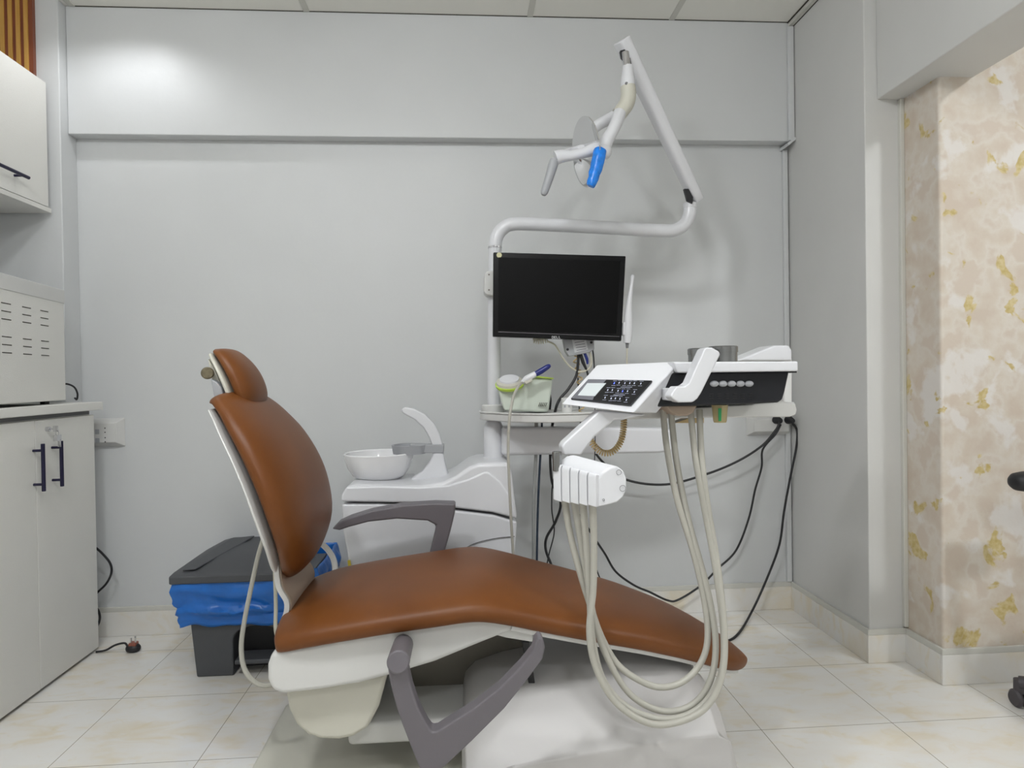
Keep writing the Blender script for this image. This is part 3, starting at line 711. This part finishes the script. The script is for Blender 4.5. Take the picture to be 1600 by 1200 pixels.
# ------------------------------------------------------------------ operating light
ol_ = thing('operating_light', tuple(at(1080, 312, py)), 'white dental lamp with round mirror and blue-wrapped handle on sloping arm', 'dental lamp')
P1, P2 = at(1083, 300, py), at(973, 66, 2.30)
d = (P2-P1).normalized(); side = d.cross(Vector((0, 1, 0))).normalized(); dep = side.cross(d).normalized()
def rsec(c, a, b, n=24, e=3.2):
    return [c+side*a*math.copysign(abs(math.cos(t))**(2/e), math.cos(t))+dep*b*math.copysign(abs(math.sin(t))**(2/e), math.sin(t)) for t in (2*PI*i/n for i in range(n))]
bm = bmesh.new(); rings = []
for k, f in ((-.035, .86), (-.03, .96), (-.01, 1), (.3, 1), (.97, 1.12), (1.0, 1.12)):
    rings.append([bm.verts.new(p) for p in rsec(P1.lerp(P2, k) if k >= 0 else P1+d*k, .0235*f, .030*f)])
for a, b in zip(rings, rings[1:]):
    for i in range(24): bm.faces.new((a[i], a[(i+1) % 24], b[(i+1) % 24], b[i]))
bm.faces.new(rings[0][::-1]); bm.faces.new(rings[-1])
arm = obj('spring_arm', bm, WHITE, ol_, ang=50, label='long sloping white arm')
bm = bmesh.new(); capn = (d-side*.0).normalized(); rings = []
for k, f in ((0, 1.14), (.006, 1.12), (.009, 1.0)): rings.append([bm.verts.new(p) for p in rsec(P2+d*k, .0235*f, .030*f)])
for a, b in zip(rings, rings[1:]):
    for i in range(24): bm.faces.new((a[i], a[(i+1) % 24], b[(i+1) % 24], b[i]))
bm.faces.new(rings[0][::-1]); bm.faces.new(rings[-1])
obj('end_cap', bm, WHITE, arm)
q = at(1079, 307, py-.031); obj('lower_notch', prism([(1069, 295), (1076, 295), (1083, 308), (1082, 318), (1074, 313)], py-.034, py-.02), BLACK, arm)
obj('upper_notch', prism([(969, 79), (976, 77), (985, 91), (987, 102), (979, 97), (971, 89)], 2.266, 2.28), BLACK, arm)
obj('lower_shaft', cyl(at(1078, 325, py), at(1078, 298, py), .013), CHROME, arm)
obj('lower_collar', cyl(at(1078.5, 326, py), at(1078.5, 317, py), .026, bev=.003), WHITE, arm)
Yh = 2.262
obj('shaft', cyl(at(977, 82, Yh), at(981, 110, Yh-.004), .0125), CHROME, ol_)
obj('neck', lathe([(0, 0), (.0165, 0), (.018, .012), (.0235, .045), (.0245, .066), (.0245, .071), (0, .071)], at(981, 103, Yh), at(981, 136, Yh)-at(981, 103, Yh)), WHITE, ol_)
p = at(979, 130, Yh-.024); obj('neck_badge', cyl(p, p+Vector((0, .004, 0)), .005, seg=16), SEAM, ol_)
obj('swivel_joint', tube([at(981, 135, Yh), at(982, 148, Yh), at(979, 162, Yh), at(970, 175, Yh), at(965, 180, Yh)], [.0255, .0260, .0262, .0255, .0245], 6, 24), CREAM, ol_)
yk = obj('yoke', tube([at(968, 177, Yh-.01), at(963, 192, Yh-.03), at(955, 208, Yh-.045), at(946, 224, Yh-.05), at(941, 234, Yh-.05)], [.0215, .021, .020, .0225, .025], 6, 20), WHITE, ol_)
obj('yoke_branch', tube([at(966, 180, Yh+.01), at(950, 187, Yh+.05), at(934, 196, Yh+.07), at(922, 208, Yh+.07), at(915, 225, Yh+.06)], [.022, .020, .019, .018, .017], 6, 20), WHITE, yk)
obj('crossbar', tube([at(944, 235, Yh-.05), at(928, 234, Yh-.055), at(912, 239, Yh-.06), at(893, 243, Yh-.06), at(878, 244, Yh-.06), at(868, 247, Yh-.06)], [.026, .022, .0165, .0165, .021, .023], 6, 20), WHITE, yk)
obj('crossbar_branch', tube([at(872, 248, Yh-.05), at(885, 238, Yh+.03), at(900, 234, Yh+.07), at(915, 230, Yh+.06)], [.014, .011, .012, .013], 6, 16), WHITE, yk)
bm = bmesh.new(); bmesh.ops.create_uvsphere(bm, u_segments=24, v_segments=16, radius=.029, matrix=Matrix.Translation(at(942, 237, Yh-.05)))
obj('hub', bm, WHITE, yk)
obj('mirror_stalk', cyl(at(914, 240, Yh-.06), at(914, 236, Yh+.02), .012), WHITE, yk)
rn = Vector((-.97, -.20, -.155)).normalized(); rc = at(915, 238, Yh+.0)
R0 = .115
obj('reflector', lathe([(0, -.030), (.04, -.027), (.08, -.015), (R0-.004, 0), (R0, .001), (R0, -.002), (.08, -.018), (.04, -.030), (0, -.033)], rc, rn, 64), MIRROR, ol_, ang=60, label='round mirrored reflector')
hd = at(849, 305, Yh-.065)
obj('handle', tube([at(867, 250, Yh-.062), at(864, 258, Yh-.063), at(858, 278, Yh-.064), at(851, 299, Yh-.065), at(849, 305, Yh-.065)], [.014, .0165, .0145, .0125, .007], 4, 16), GREYL, ol_, label='bare grey handle')
bm = tube([at(938, 236, Yh-.085), at(936, 244, Yh-.090), at(931, 264, Yh-.095), at(925, 284, Yh-.100), at(922, 291, Yh-.100)], [.0215, .0220, .0200, .0165, .0125], 6, 24)
for v in bm.verts:
    v.co += Vector((noise.noise(v.co*60), noise.noise(v.co*60+Vector((5, 0, 0))), 0))*.0025
obj('handle', bm, BLUEF, ol_, label='handle wrapped in blue film')

# ------------------------------------------------------------------ monitor
mo = thing('monitor', tuple(at(870, 530, 2.36)), 'black flat monitor with pale round sticker mounted on the white pole', 'monitor')
YM = 2.34
q = [(771, 394), (978, 400), (971, 533), (770, 526)]
obj('bezel', prism(q, YM, YM+.03), BEZEL, mo, bevel=.003)
obj('screen', prism([(779, 402), (969.5, 408), (963, 522), (778, 516)], YM-.0012, YM+.004), SCREEN, mo)
obj('back_housing', prism([(800, 420), (950, 423), (946, 510), (800, 505)], YM+.03, YM+.06), BEZEL, mo, bevel=.01)
obj('highlight_strip', prism([(778.5, 518), (968, 525.6), (968, 526.2), (778.5, 519)], YM-.0014, YM+.003), GREYP, mo)
p = at(780, 398.5, YM-.001); obj('round_sticker', cyl(p, p+Vector((0, .0015, 0)), .0092), STICK, mo)
# maker's lettering
def letters(word, x0, v0, wpx, hpx, Y):
    bm = bmesh.new(); st = .26
    G = {'D': [[(0, 0), (0, 1), (.6, 1), (1, .7), (1, .3), (.6, 0)]], 'E': [], 'L': []}
    def bar(a, b, c, d):
        P = [at(x0+wpx*u_, v0-hpx*v_, Y) for u_, v_ in ((a, b), (c, b), (c, d), (a, d))]; extr(bm, P, (0, .0006, 0))
    cx = 0
    for ch_ in word:
        wd = 1.0
        if ch_ == 'D': bar(cx, 0, cx+.24, 1); bar(cx, 0, cx+.75, .2); bar(cx, .8, cx+.75, 1); bar(cx+.72, .15, cx+.95, .85)
        if ch_ == 'E': bar(cx, 0, cx+.24, 1); bar(cx, 0, cx+.85, .18); bar(cx, .41, cx+.8, .59); bar(cx, .82, cx+.85, 1)
        if ch_ == 'L': bar(cx, 0, cx+.24, 1); bar(cx, 0, cx+.82, .2)
        cx += 1.12
    return bm
obj('lettering', letters('DELL', 862, 529.0, 3.3, 4.0, YM-.0008), PAPER, mo)

# control box hanging below the monitor
bx = thing('junction_box', tuple(at(905, 556, 2.382)), 'grey control box with paper label under the black monitor', 'control box')
obj('housing', prism([(878, 520), (928, 520), (929, 546), (921, 551), (889, 557), (884, 549)], 2.382, 2.42), GREYL, bx, bevel=.004)
obj('paper_label', prism([(892, 524), (914, 524), (919, 546), (898, 551)], 2.3805, 2.385), PAPER, bx)
bm = bmesh.new()
for i in range(5):
    v = 531+i*4; extr(bm, [at(897+i, v, 2.3798), at(912+i, v-2.2, 2.3798), at(912+i, v-1.4, 2.3798), at(897+i, v+.8, 2.3798)], (0, .0006, 0))
obj('label_lines', bm, INK, bx)
for u, v in ((887, 546), (924, 535)):
    p = at(u, v, 2.379); obj('screw_cap', cyl(p, p+Vector((0, .006, 0)), .0045, seg=16), BLACK, bx)
for pts, r, m, lab in [
    ([(907, 553), (911, 566), (917, 580), (922, 600)], .0065, BLACK, 'black plug lead under control box, leftmost of its three leads'),
    ([(913, 551), (917, 561), (918, 569)], .0055, BLUEH, 'short dark blue connector under the grey control box'),
    ([(926, 546), (928, 565), (929, 600), (930, 680), (929, 720)], .0028, BLACK, 'thin black lead dropping from right end of control box')]:
    obj('connector_lead', tube([at(u, v, 2.398) for u, v in pts], [r]*2+[r*.6]*(len(pts)-2), 6, 10), m, label=lab, cat='cable')
obj('connector_lead', tube([at(u, v, 2.398) for u, v in [(921, 549), (924, 562), (922, 574), (913, 580), (903, 581)]], .0042, 6, 10), BEIGEC, label='beige lead curving from control box to the coiled cord', cat='cable')
# monitor cable and coiled cords
cable('cable', [(905, 528, 2.385), (904, 548, 2.40), (903, 570, 2.40), (900, 588, 2.40), (888, 608, 2.40), (874, 625, 2.40), (867, 645, 2.42), (860, 690, 2.60), (862, 750, 2.62), (876, 785, 2.62), (868, 815, 2.62), (854, 840, 2.62), (853, 860, 2.62), (862, 885, 2.60), (866, 910, 2.58)], .0052, BLACK, None, None, mo)
cable('signal_cable', [(903, 590, 2.42), (905, 640, 2.44), (905, 690, 2.62), (868, 740, 2.64), (862, 790, 2.64), (866, 830, 2.64), (858, 865, 2.62), (852, 895, 2.6)], .0026, BLACK, 'thin black cable crossing the thick one beneath the shelf')
cable('signal_cable', [(859, 640, 2.44), (860, 625, 2.44), (858, 612, 2.44)], .0045, BLACK, 'short black cable end standing behind the pale scaler unit')
cable('signal_cable', [(930, 795, 2.60), (927, 820, 2.60), (930, 840, 2.60), (928, 870, 2.60), (934, 895, 2.60), (943, 915, 2.60)], .0026, BLACK, 'thin wavy black cable below the hose holder')
obj('coiled_cord', coil([at(833, 531, 2.40), at(843, 533, 2.40), at(856, 531, 2.40)], .009, .0022, 7), BEIGEC, label='small bundle of beige coiled cord behind lower edge of monitor', cat='coiled cord')
cable('beige_cable', [(855, 533, 2.40), (868, 540, 2.40), (880, 560, 2.40), (892, 574, 2.40), (903, 580, 2.40)], .003, BEIGEC, 'beige cable swooping from under monitor to the control box leads')
obj('coiled_cord', coil([at(898, 556, 2.41), at(902, 572, 2.41), at(905, 586, 2.41), at(906, 602, 2.41), at(908, 630, 2.41), at(910, 655, 2.41)], .0095, .0026, 9), YELC, label='loose yellowed coiled cord hanging between control box and shelf', cat='coiled cord')
obj('coiled_cord', coil([at(975, 648, 1.66), at(974, 672, 1.66), at(969, 692, 1.66), at(957, 706, 1.66), at(941, 707, 1.66), at(928, 696, 1.66), at(921, 684, 1.66)], .0068, .0020, 30), YELC, label='tight yellowed coiled cord looping below the control panel', cat='coiled cord')
# intraoral camera
ic = thing('intraoral_camera', tuple(at(979, 540, 2.34)), 'slim white camera wand hanging upright beside the monitor', 'camera wand')
obj('wand', tube([at(989, 429.5, 2.34), at(988.5, 433, 2.34), at(987, 445, 2.34), at(983, 475, 2.34), at(981.5, 500, 2.34), at(981, 520, 2.34), at(980, 536, 2.34)], [.004, .0072, .0056, .0105, .0155, .0165, .0130], 6, 20), WHITE, ic)
obj('wand_holder', prism([(974, 503), (984, 504), (983, 524), (973.5, 524)], 2.33, 2.37), WHITE, ic, bevel=.004)
obj('strain_relief', tube([at(980, 536, 2.34), at(980, 544, 2.34)], [.0062, .0045], 4, 12), SEAM, ic)
obj('wand_cable', tube([at(980, 543, 2.34), at(979.5, 560, 2.34), at(979, 600, 2.36), at(975, 640, 2.40)], .0030, 6, 8), BEIGEC, ic)

# ------------------------------------------------------------------ ultrasonic scaler on the shelf
sc = thing('ultrasonic_scaler', tuple(at(820, 643, 2.38)), 'pale green-white scaler unit with lime trim on the curved shelf', 'dental device')
F = [at(787, 642, 2.34), at(857, 644.5, 2.36), at(864, 592, 2.37), at(835, 589, 2.36), at(776, 604, 2.34)]
Bk = [p+Vector((.01, .12, 0)) for p in F]
Bk[0] += Vector((.015, 0, 0)); 
body = obj('housing', hull8(F, Bk), GREENW, sc, bevel=.010, seg=3)
F2 = [at(816, 595.5, 2.34), at(835, 589.5, 2.35), at(865, 592.5, 2.363), at(864.8, 590.3, 2.363), at(838, 587.3, 2.35), at(816, 592.5, 2.34)]
obj('lime_trim', hull8(F2, [p+Vector((.008, .125, .0)) for p in F2]), LIME, sc, bevel=.001)
dc = at(796, 596, 2.358); dn = Vector((-.10, -.46, 1)).normalized()
obj('dial_ring', lathe([(0, 0), (.045, 0), (.047, .004), (.045, .012), (.036, .016), (0, .016)], dc-dn*.010, dn, 48), CREAM, sc)
obj('dial_base', lathe([(0, 0), (.050, 0), (.051, .008), (.046, .010), (0, .010)], dc-dn*.016, dn, 48), LIME, sc)
obj('dial', lathe([(0, 0), (.035, 0), (.034, .005), (0, .006)], dc+dn*.006, dn, 48), WHITE, sc, label='round white dial')
bm = bmesh.new()
for i in range(5):
    u = 841+i*2.7; extr(bm, [at(u, 635, 2.3475), at(u+.9, 635, 2.3475), at(u+3.4, 629, 2.3475), at(u+2.5, 629, 2.3475)], (0, .004, 0))
obj('vent_slits', bm, GAP, sc)
obj('handpiece_rest', prism([(818, 596), (832, 590), (832, 596), (822, 601)], 2.30, 2.35), CREAM, sc, bevel=.003)
hp = obj('handpiece', tube([at(815, 598, 2.31), at(823, 592, 2.31), at(832, 587, 2.31), at(837, 584, 2.31)], [.0060, .0120, .0110, .0095], 4, 16), WHITE, sc)
obj('blue_grip', tube([at(836, 585, 2.31), at(845, 580, 2.31), at(856, 573, 2.31), at(860, 571, 2.31)], [.0092, .0105, .0088, .0045], 4, 16), BLUEH, hp, label='dark blue grip sleeve')
obj('handpiece_hose', tube([at(u, v, y) for u, v, y in [(817, 597, 2.31), (810, 604, 2.28), (803, 618, 2.25), (799, 635, 2.22), (796, 655, 2.21), (794, 700, 2.21), (796, 760, 2.21), (799, 820, 2.21), (802, 870, 2.21), (803, 900, 2.21)]], .0048, 8, 10), HOSE, sc)
cu = thing('dispenser', tuple(at(887, 652, 2.30)), 'small white cylindrical dispenser on the shelf below control panel', 'dispenser')
c = at(886, 653, 2.31); c.z = zt+.0
obj('cup', lathe([(0, 0), (.019, 0), (.0195, .004), (.018, .012), (.018, .038), (.0195, .044), (.0195, .052), (.017, .055), (0, .055)], c), WHITE2, cu)
bm = bmesh.new()
for a in (-2.1, -1.3): box(bm, (c.x+.0185*math.cos(a)-.003, c.y+.0185*math.sin(a)-.001, c.z+.022), (c.x+.0185*math.cos(a)+.003, c.y+.0185*math.sin(a)+.001, c.z+.030))
obj('small_windows', bm, GREYL, cu)

# ------------------------------------------------------------------ delivery table
dl = thing('delivery_table', tuple(at(1120, 640, 1.6)), 'white instrument table with key panel, grip handle and hanging hoses right of monitor', 'instrument table')
z1, z0 = at(1150, 565, 1.43).z, at(1150, 581.5, 1.43).z
tr = hull8([at(1052, 565.5, 1.43), at(1247.5, 564.5, 1.43), at(1247.5, 580, 1.43), at(1060, 582.5, 1.43)], [p+Vector((0, .38, 0)) for p in (at(1052, 565.5, 1.43), at(1247.5, 564.5, 1.43), at(1247.5, 580, 1.43), at(1060, 582.5, 1.43))])
obj('tray', tr, WHITE, dl, bevel=.004, seg=3)
obj('tray_clip', prism([(1239, 580), (1245, 580), (1245, 582.5), (1239, 582.5)], 1.44, 1.5), BLACK, dl)
obj('dark_front', prism([(1040, 583), (1234, 580), (1227, 612), (1223, 625), (1216, 629), (1180, 631), (1090, 634), (1020, 636), (1030, 610)], 1.45, 1.75), CHAR, dl, bevel=.005)
# control panel wedge
TL, TR, BR, BL = at(932, 570.5, 1.60), at(1061, 565, 1.46), at(989, 645, 1.38), at(877, 631.5, 1.52)
nrm = (BR-TL).cross(TR-BL).normalized()
TLb, TRb, BRb, BLb = at(962, 571, 1.70), at(1097, 566, 1.50), at(1026, 645.5, 1.46), at(905, 633, 1.66)
bm = bmesh.new()
V = {k: bm.verts.new(v) for k, v in dict(TL=TL, TR=TR, BR=BR, BL=BL, TLb=TLb, TRb=TRb, BRb=BRb, BLb=BLb).items()}
for f in (('TL', 'TR', 'BR'), ('TL', 'BR', 'BL'), ('TR', 'TRb', 'BRb', 'BR'), ('TL', 'TLb', 'TRb', 'TR'), ('BL', 'BR', 'BRb', 'BLb'), ('TL', 'BL', 'BLb', 'TLb'), ('TLb', 'BLb', 'BRb'), ('TLb', 'BRb', 'TRb')):
    bm.faces.new([V[k] for k in f])
cpn = obj('control_panel', bm, WHITE, dl, bevel=.0035, seg=3)
N1 = (TR-TL).cross(BL-TL); N1.normalize()
if N1.y > 0: N1 = -N1
N2 = (BL-BR).cross(TR-BR); N2.normalize()
if N2.y > 0: N2 = -N2
NF = (N1+N2).normalized(); PC = (TL+TR+BR+BL)/4+NF*.004
def panel(pts, lift, th=.0012):
    P = [on(u, v, PC+NF*lift, NF) for u, v in pts]; bm = bmesh.new(); return extr(bm, P, -NF*th)
obj('key_panel', panel([(919, 592.5), (1018.5, 594.5), (985, 632), (892, 622.5)], .0010, .004), GLASSB, cpn, label='black glass key panel')
obj('display_surround', panel([(919, 592.8), (947, 593.4), (932, 610), (926, 625), (893, 622)], .0014), GREYS, cpn)
obj('display', panel([(917.5, 598.6), (947, 598.6), (929.4, 618.8), (902.7, 617.6)], .0018), LCD, cpn, label='pale grey display')
bm = bmesh.new(); bm2 = bmesh.new()
def mark(u, v, a, b, tgt, lift=.0018):
    P = [on(u+x, v+y, PC+NF*lift, NF) for x, y in ((-a*.5+b*.35, -b), (a*.5+b*.35, -b), (a*.5-b*.35, b), (-a*.5-b*.35, b))]
    extr(tgt, P, -NF*.0004)
rows_ = [(.0, [(755, 325), (820, 320), (895, 325), (960, 325), (1020, 325), (1105, 330)]), (0, [(670, 415), (730, 415), (805, 425), (865, 430), (930, 430), (1020, 440)]), (0, [(635, 515), (715, 525), (770, 525), (830, 530), (915, 545)])]
for ri, (_, L_) in enumerate(rows_):
    for j, (a, b) in enumerate(L_):
        u, v = 870+a/8.42, 560+b/8.42
        mark(u, v, 1.4, 1.3, bm2 if (ri, j) in ((0, 0), (1, 3)) else bm)
        # thin key outlines
        for dx, dy, aa, bb in ((0, -3.6, 6, .16), (0, 3.6, 6, .16)):
            mark(u-dy*.35, v+dy, aa, bb, bm, .0017)
for (a, b), (c_, d_) in (((840, 375), (990, 380)), ((745, 475), (895, 485))):
    mark(870+(a+c_)/2/8.42, 560+(b+d_)/2/8.42, (c_-a)/8.42, .25, bm, .0017)
obj('key_symbols', bm, SYMB, cpn); obj('lit_symbols', bm2, SYMBL, cpn)
bm = prism([(1101, 545), (1105, 543), (1113, 543), (1124, 549), (1126, 554), (1096, 614), (1090, 623), (1083, 628.5), (1061, 629), (1052, 624), (1047, 619), (1051, 613), (1057, 604), (1070, 603.5), (1077, 598)], 1.345, 1.39)
obj('grip_handle', bm, WHITE, dl, bevel=.007, seg=3, label='white angled grip handle')
obj('handle_mount', prism([(1050, 607), (1070, 607), (1070, 627), (1052, 627)], 1.37, 1.46), WHITE, dl, bevel=.003)
for i in range(5):
    p = at(1116+i*13.6, 599.6, 1.448); bm = bmesh.new()
    bmesh.ops.create_uvsphere(bm, u_segments=16, v_segments=10, radius=1)
    for v in bm.verts: v.co = Vector((v.co.x*.0102, v.co.y*.006, v.co.z*.0068))+p
    obj('knob', bm, GREYL, dl)
bm = bmesh.new()
for i in range(6):
    u = 1112+i*12.2
    for dv in (-3.4, 0, 3.4):
        p = at(u, 619+dv-.2*i*.1, 1.4495); box(bm, (p.x-.0042, p.y-.001, p.z-.0008), (p.x+.0042, p.y+.001, p.z+.0008))
obj('gauge_marks', bm, BLACK, dl)
# arm under the table
obj('swing_arm', prism([(960, 641), (1100, 636), (1232, 628), (1243, 631), (1246, 640), (1244, 648), (1235, 651.5), (1100, 653), (985, 655)], 1.56, 1.64), WHITE2, dl, bevel=.004)
obj('arm_knuckle', prism([(1150, 564), (1206, 541), (1210, 539.5), (1233, 539.5), (1238, 547), (1238, 564)], 1.84, 1.94), WHITE, dl, bevel=.006)
obj('knuckle_link', prism([(1225, 560), (1238, 560), (1238, 640), (1225, 640)], 1.85, 1.93), WHITE2, dl, bevel=.004)
obj('arm_reach', hull8([at(1224, 630, 1.6), at(1243, 631, 1.6), at(1243, 648, 1.6), at(1224, 650, 1.6)], [at(1224, 628, 1.9), at(1241, 628, 1.9), at(1241, 645, 1.9), at(1224, 646, 1.9)]), WHITE2, dl, bevel=.003)
obj('under_housing', prism([(1040, 633), (1090, 633), (1084, 645), (1074, 650), (1060, 650), (1048, 644)], 1.47, 1.58), TAUPE, dl, bevel=.004)
obj('under_bracket', prism([(1055, 661), (1077, 653), (1100, 653), (1100, 661)], 1.66, 1.70), YELC, dl, bevel=.001)
bm = bmesh.new()
for i in range(3): u = 1041+i*5.5; extr(bm, [at(u, 633, 1.5), at(u+3.6, 633, 1.5), at(u+3.6, 642, 1.5), at(u, 642, 1.5)], (0, .01, 0))
obj('hose_fittings', bm, DSTEEL, dl)
# bottle under the table
ab = thing('suction_cup', tuple(at(1125, 632, 1.5)), 'small amber cup with green inside clipped below dark table front', 'cup')
c = at(1125, 660, 1.50)
obj('cup_shell', lathe([(0, 0), (.0135, 0), (.0150, .004), (.0175, .034), (.0185, .040), (0, .040)], c), AMBER, ab)
obj('green_core', prism([(1122.5, 638), (1127.5, 638), (1127, 658), (1123, 658)], 1.478, 1.4805), GREENL, ab, label='green inner strip')
# diagonal arm and hose holder
obj('diagonal_arm', prism([(937, 641), (1010, 648), (975, 656), (961, 656), (929, 683), (908, 712), (882, 712), (877, 698), (881, 692)], 1.46, 1.51), WHITE, dl, bevel=.005, seg=3)
ex = Vector((-.078, .085, .016))
D = [(935, 749), (943, 738), (954, 730.5), (965, 728), (975, 735), (980, 748), (980, 765), (974, 777.5), (965, 785), (950, 789.5), (935, 792.5)]
dp = [at(u, v, 1.36) for u, v in D]
hd_ = obj('hose_holder', extr(bmesh.new(), dp, ex), WHITE, dl, bevel=.004, seg=3, label='rounded white hose holder')
exn = ex.normalized(); wv = ex.cross(Vector((0, 0, 1))).normalized()   # sideways
if wv.x > 0: wv = -wv
top, bot = at(935, 746, 1.36), at(935, 792, 1.36)
for i in range(5):
    L = ex.length/5; a = top+exn*(L*i+.0008)+Vector((0, 0, .004)); b = a+exn*(L-.0018)
    bm = bmesh.new()
    c0, c1 = a, Vector((a.x, a.y, bot.z))
    P = [c0-wv*.01, c0+wv*.005+Vector((0, 0, .002)), c0+wv*.009-Vector((0, 0, .006)), c1+wv*.009, c1-wv*.01]
    extr(bm, P, (b-a)*.97)
    obj('hose_slot', bm, WHITE, hd_, bevel=.002)
bm = bmesh.new()
for u, v, r in ((967, 738, .0052), (973, 763, .0062), (943, 781, .0022)):
    p = at(u, v, 1.3585); tube([p+Vector((r*math.cos(a), 0, r*math.sin(a))) for a in (i*PI/12 for i in range(25))], .0005, smooth=False, sides=5, bm=bm)
obj('cap_rings', bm, SEAM, hd_)
sy = top+ex*.92+wv*.004
obj('syringe', cyl(sy+Vector((0, 0, -.01)), sy+Vector((0, 0, .032)), .0095, .0105, bev=.001), STEEL, hd_, label='brushed metal syringe barrel')
# hoses: from the holder down, round and up to the table underside
hs = [
 [(880, 764, 1.445), (890, 830, 1.45), (905, 890, 1.45), (922, 945, 1.46), (942, 1000, 1.46), (972, 1045, 1.46), (1025, 1073, 1.46), (1070, 1063, 1.46), (1100, 1025, 1.47), (1105, 970, 1.48), (1088, 880, 1.49), (1058, 780, 1.50), (1042, 700, 1.52), (1036, 640, 1.53)],
 [(895, 770, 1.43), (905, 830, 1.44), (917, 900, 1.445), (929, 970, 1.45), (950, 1030, 1.45), (985, 1085, 1.45), (1035, 1111, 1.45), (1082, 1101, 1.45), (1111, 1060, 1.455), (1118, 1000, 1.47), (1105, 920, 1.48), (1075, 810, 1.50), (1057, 720, 1.52), (1048, 640, 1.53)],
 [(910, 778, 1.41), (916, 850, 1.42), (921, 930, 1.43), (926, 1000, 1.435), (944, 1065, 1.435), (985, 1108, 1.435), (1040, 1124, 1.435), (1090, 1108, 1.435), (1124, 1062, 1.44), (1131, 1000, 1.45), (1120, 900, 1.46), (1098, 780, 1.48), (1086, 710, 1.50), (1079, 640, 1.52)],
 [(926, 786, 1.39), (928, 850, 1.40), (927, 920, 1.41), (921, 985, 1.415), (930, 1040, 1.42), (960, 1095, 1.42), (1008, 1128, 1.42), (1052, 1130, 1.42), (1100, 1108, 1.42), (1127, 1060, 1.425), (1132, 990, 1.44), (1122, 890, 1.46), (1104, 780, 1.48), (1096, 710, 1.50), (1093, 640, 1.52)]]
for h in hs:
    obj('hose', tube([at(*p) for p in h], [.0082]+[.0072]*(len(h)-1), 8, 14), HOSE, dl)

# steel containers on the tray
def can(px, Y, r, h, label):
    c = at(px, 560, Y); c.z = z1+.001
    t = thing('steel_container', tuple(c), label, 'container', None)
    obj('can', lathe([(0, 0), (r, 0), (r, h-.012), (0, h-.012)], c, seg=48), STEEL, t)
    obj('lid', lathe([(r-.001, h-.015), (r+.0015, h-.015), (r+.0015, h-.002), (r-.001, h), (0, h)], c, seg=48), STEEL, t)
can(1094, 1.56, .0275, .034, 'small round steel container, left one on the instrument table')
can(1130, 1.60, .0335, .040, 'larger round steel container, right one on the instrument table')
can(1112, 1.68, .030, .038, 'round steel container standing behind the other two on instrument table')

# ------------------------------------------------------------------ office chair at the right edge
oc = thing('office_chair', (2.0, 1.62, 0), 'black office chair at right edge showing only armrest tip and castor', 'chair')
hub = Vector((2.0, 1.66, 0))
c = Vector((1.70, 1.955, 0)); ang0 = math.atan2(c.y-hub.y, c.x-hub.x); RR = (c-hub).length
for i in range(5):
    a = ang0+i*2*PI/5; e = hub+Vector((math.cos(a), math.sin(a), 0))*RR
    if e.y > 2.08: continue
    obj('leg', tube([hub+Vector((0, 0, .12)), hub.lerp(e, .5)+Vector((0, 0, .105)), e+Vector((0, 0, .075))], [.028, .022, .020], 5, 12), HARD, oc)
    bm = bmesh.new()
    for s in (-1, 1): cyl(e+Vector((-.020 if s < 0 else .004, s*.0, .0275)), e+Vector((-.004 if s < 0 else .020, s*.0, .0275)), .0275, bm=bm, bev=.006)
    cyl(e+Vector((0, 0, .045)), e+Vector((0, 0, .085)), .016, bm=bm)
    obj('castor', bm, HARD, oc)
obj('column', cyl(hub+Vector((0, 0, .10)), hub+Vector((0, 0, .42)), .026), HARD, oc)
obj('seat', pad([(hub+Vector((x, 0, .45)), (0, 0, 1), w_, .04, .03) for x, w_ in ((-.22, .12), (-.20, .2), (-.12, .23), (.12, .23), (.2, .2), (.22, .12))]), BLACK, oc)
ap = at(1582, 753, 1.86)
bm = pad([(Vector((ap.x+dx, 1.86, ap.z)), (0, 0, 1), w_, t_, t_) for dx, w_, t_ in ((.0, .012, .010), (.004, .024, .019), (.014, .032, .026), (.04, .036, .030), (.2, .036, .026), (.235, .03, .02))], nt=2.2, nb=2.2)
obj('armrest', bm, BLACK, oc)
obj('armrest_post', tube([Vector((ap.x+.12, 1.86, ap.z-.01)), Vector((ap.x+.14, 1.86, .50)), Vector((ap.x+.20, 1.80, .44)), hub+Vector((0, 0, .43))], .014, 6, 12), BLACK, oc)
bm = pad([(hub+Vector((.24, 0, z)), (-1, 0, 0), w_, .02, .02) for z, w_ in ((.60, .14), (.63, .2), (.85, .22), (1.0, .19), (1.03, .12))])
obj('backrest', bm, BLACK, oc)
obj('back_bar', tube([hub+Vector((.1, 0, .43)), hub+Vector((.25, 0, .44)), hub+Vector((.262, 0, .7))], .016, 6, 12), HARD, oc)
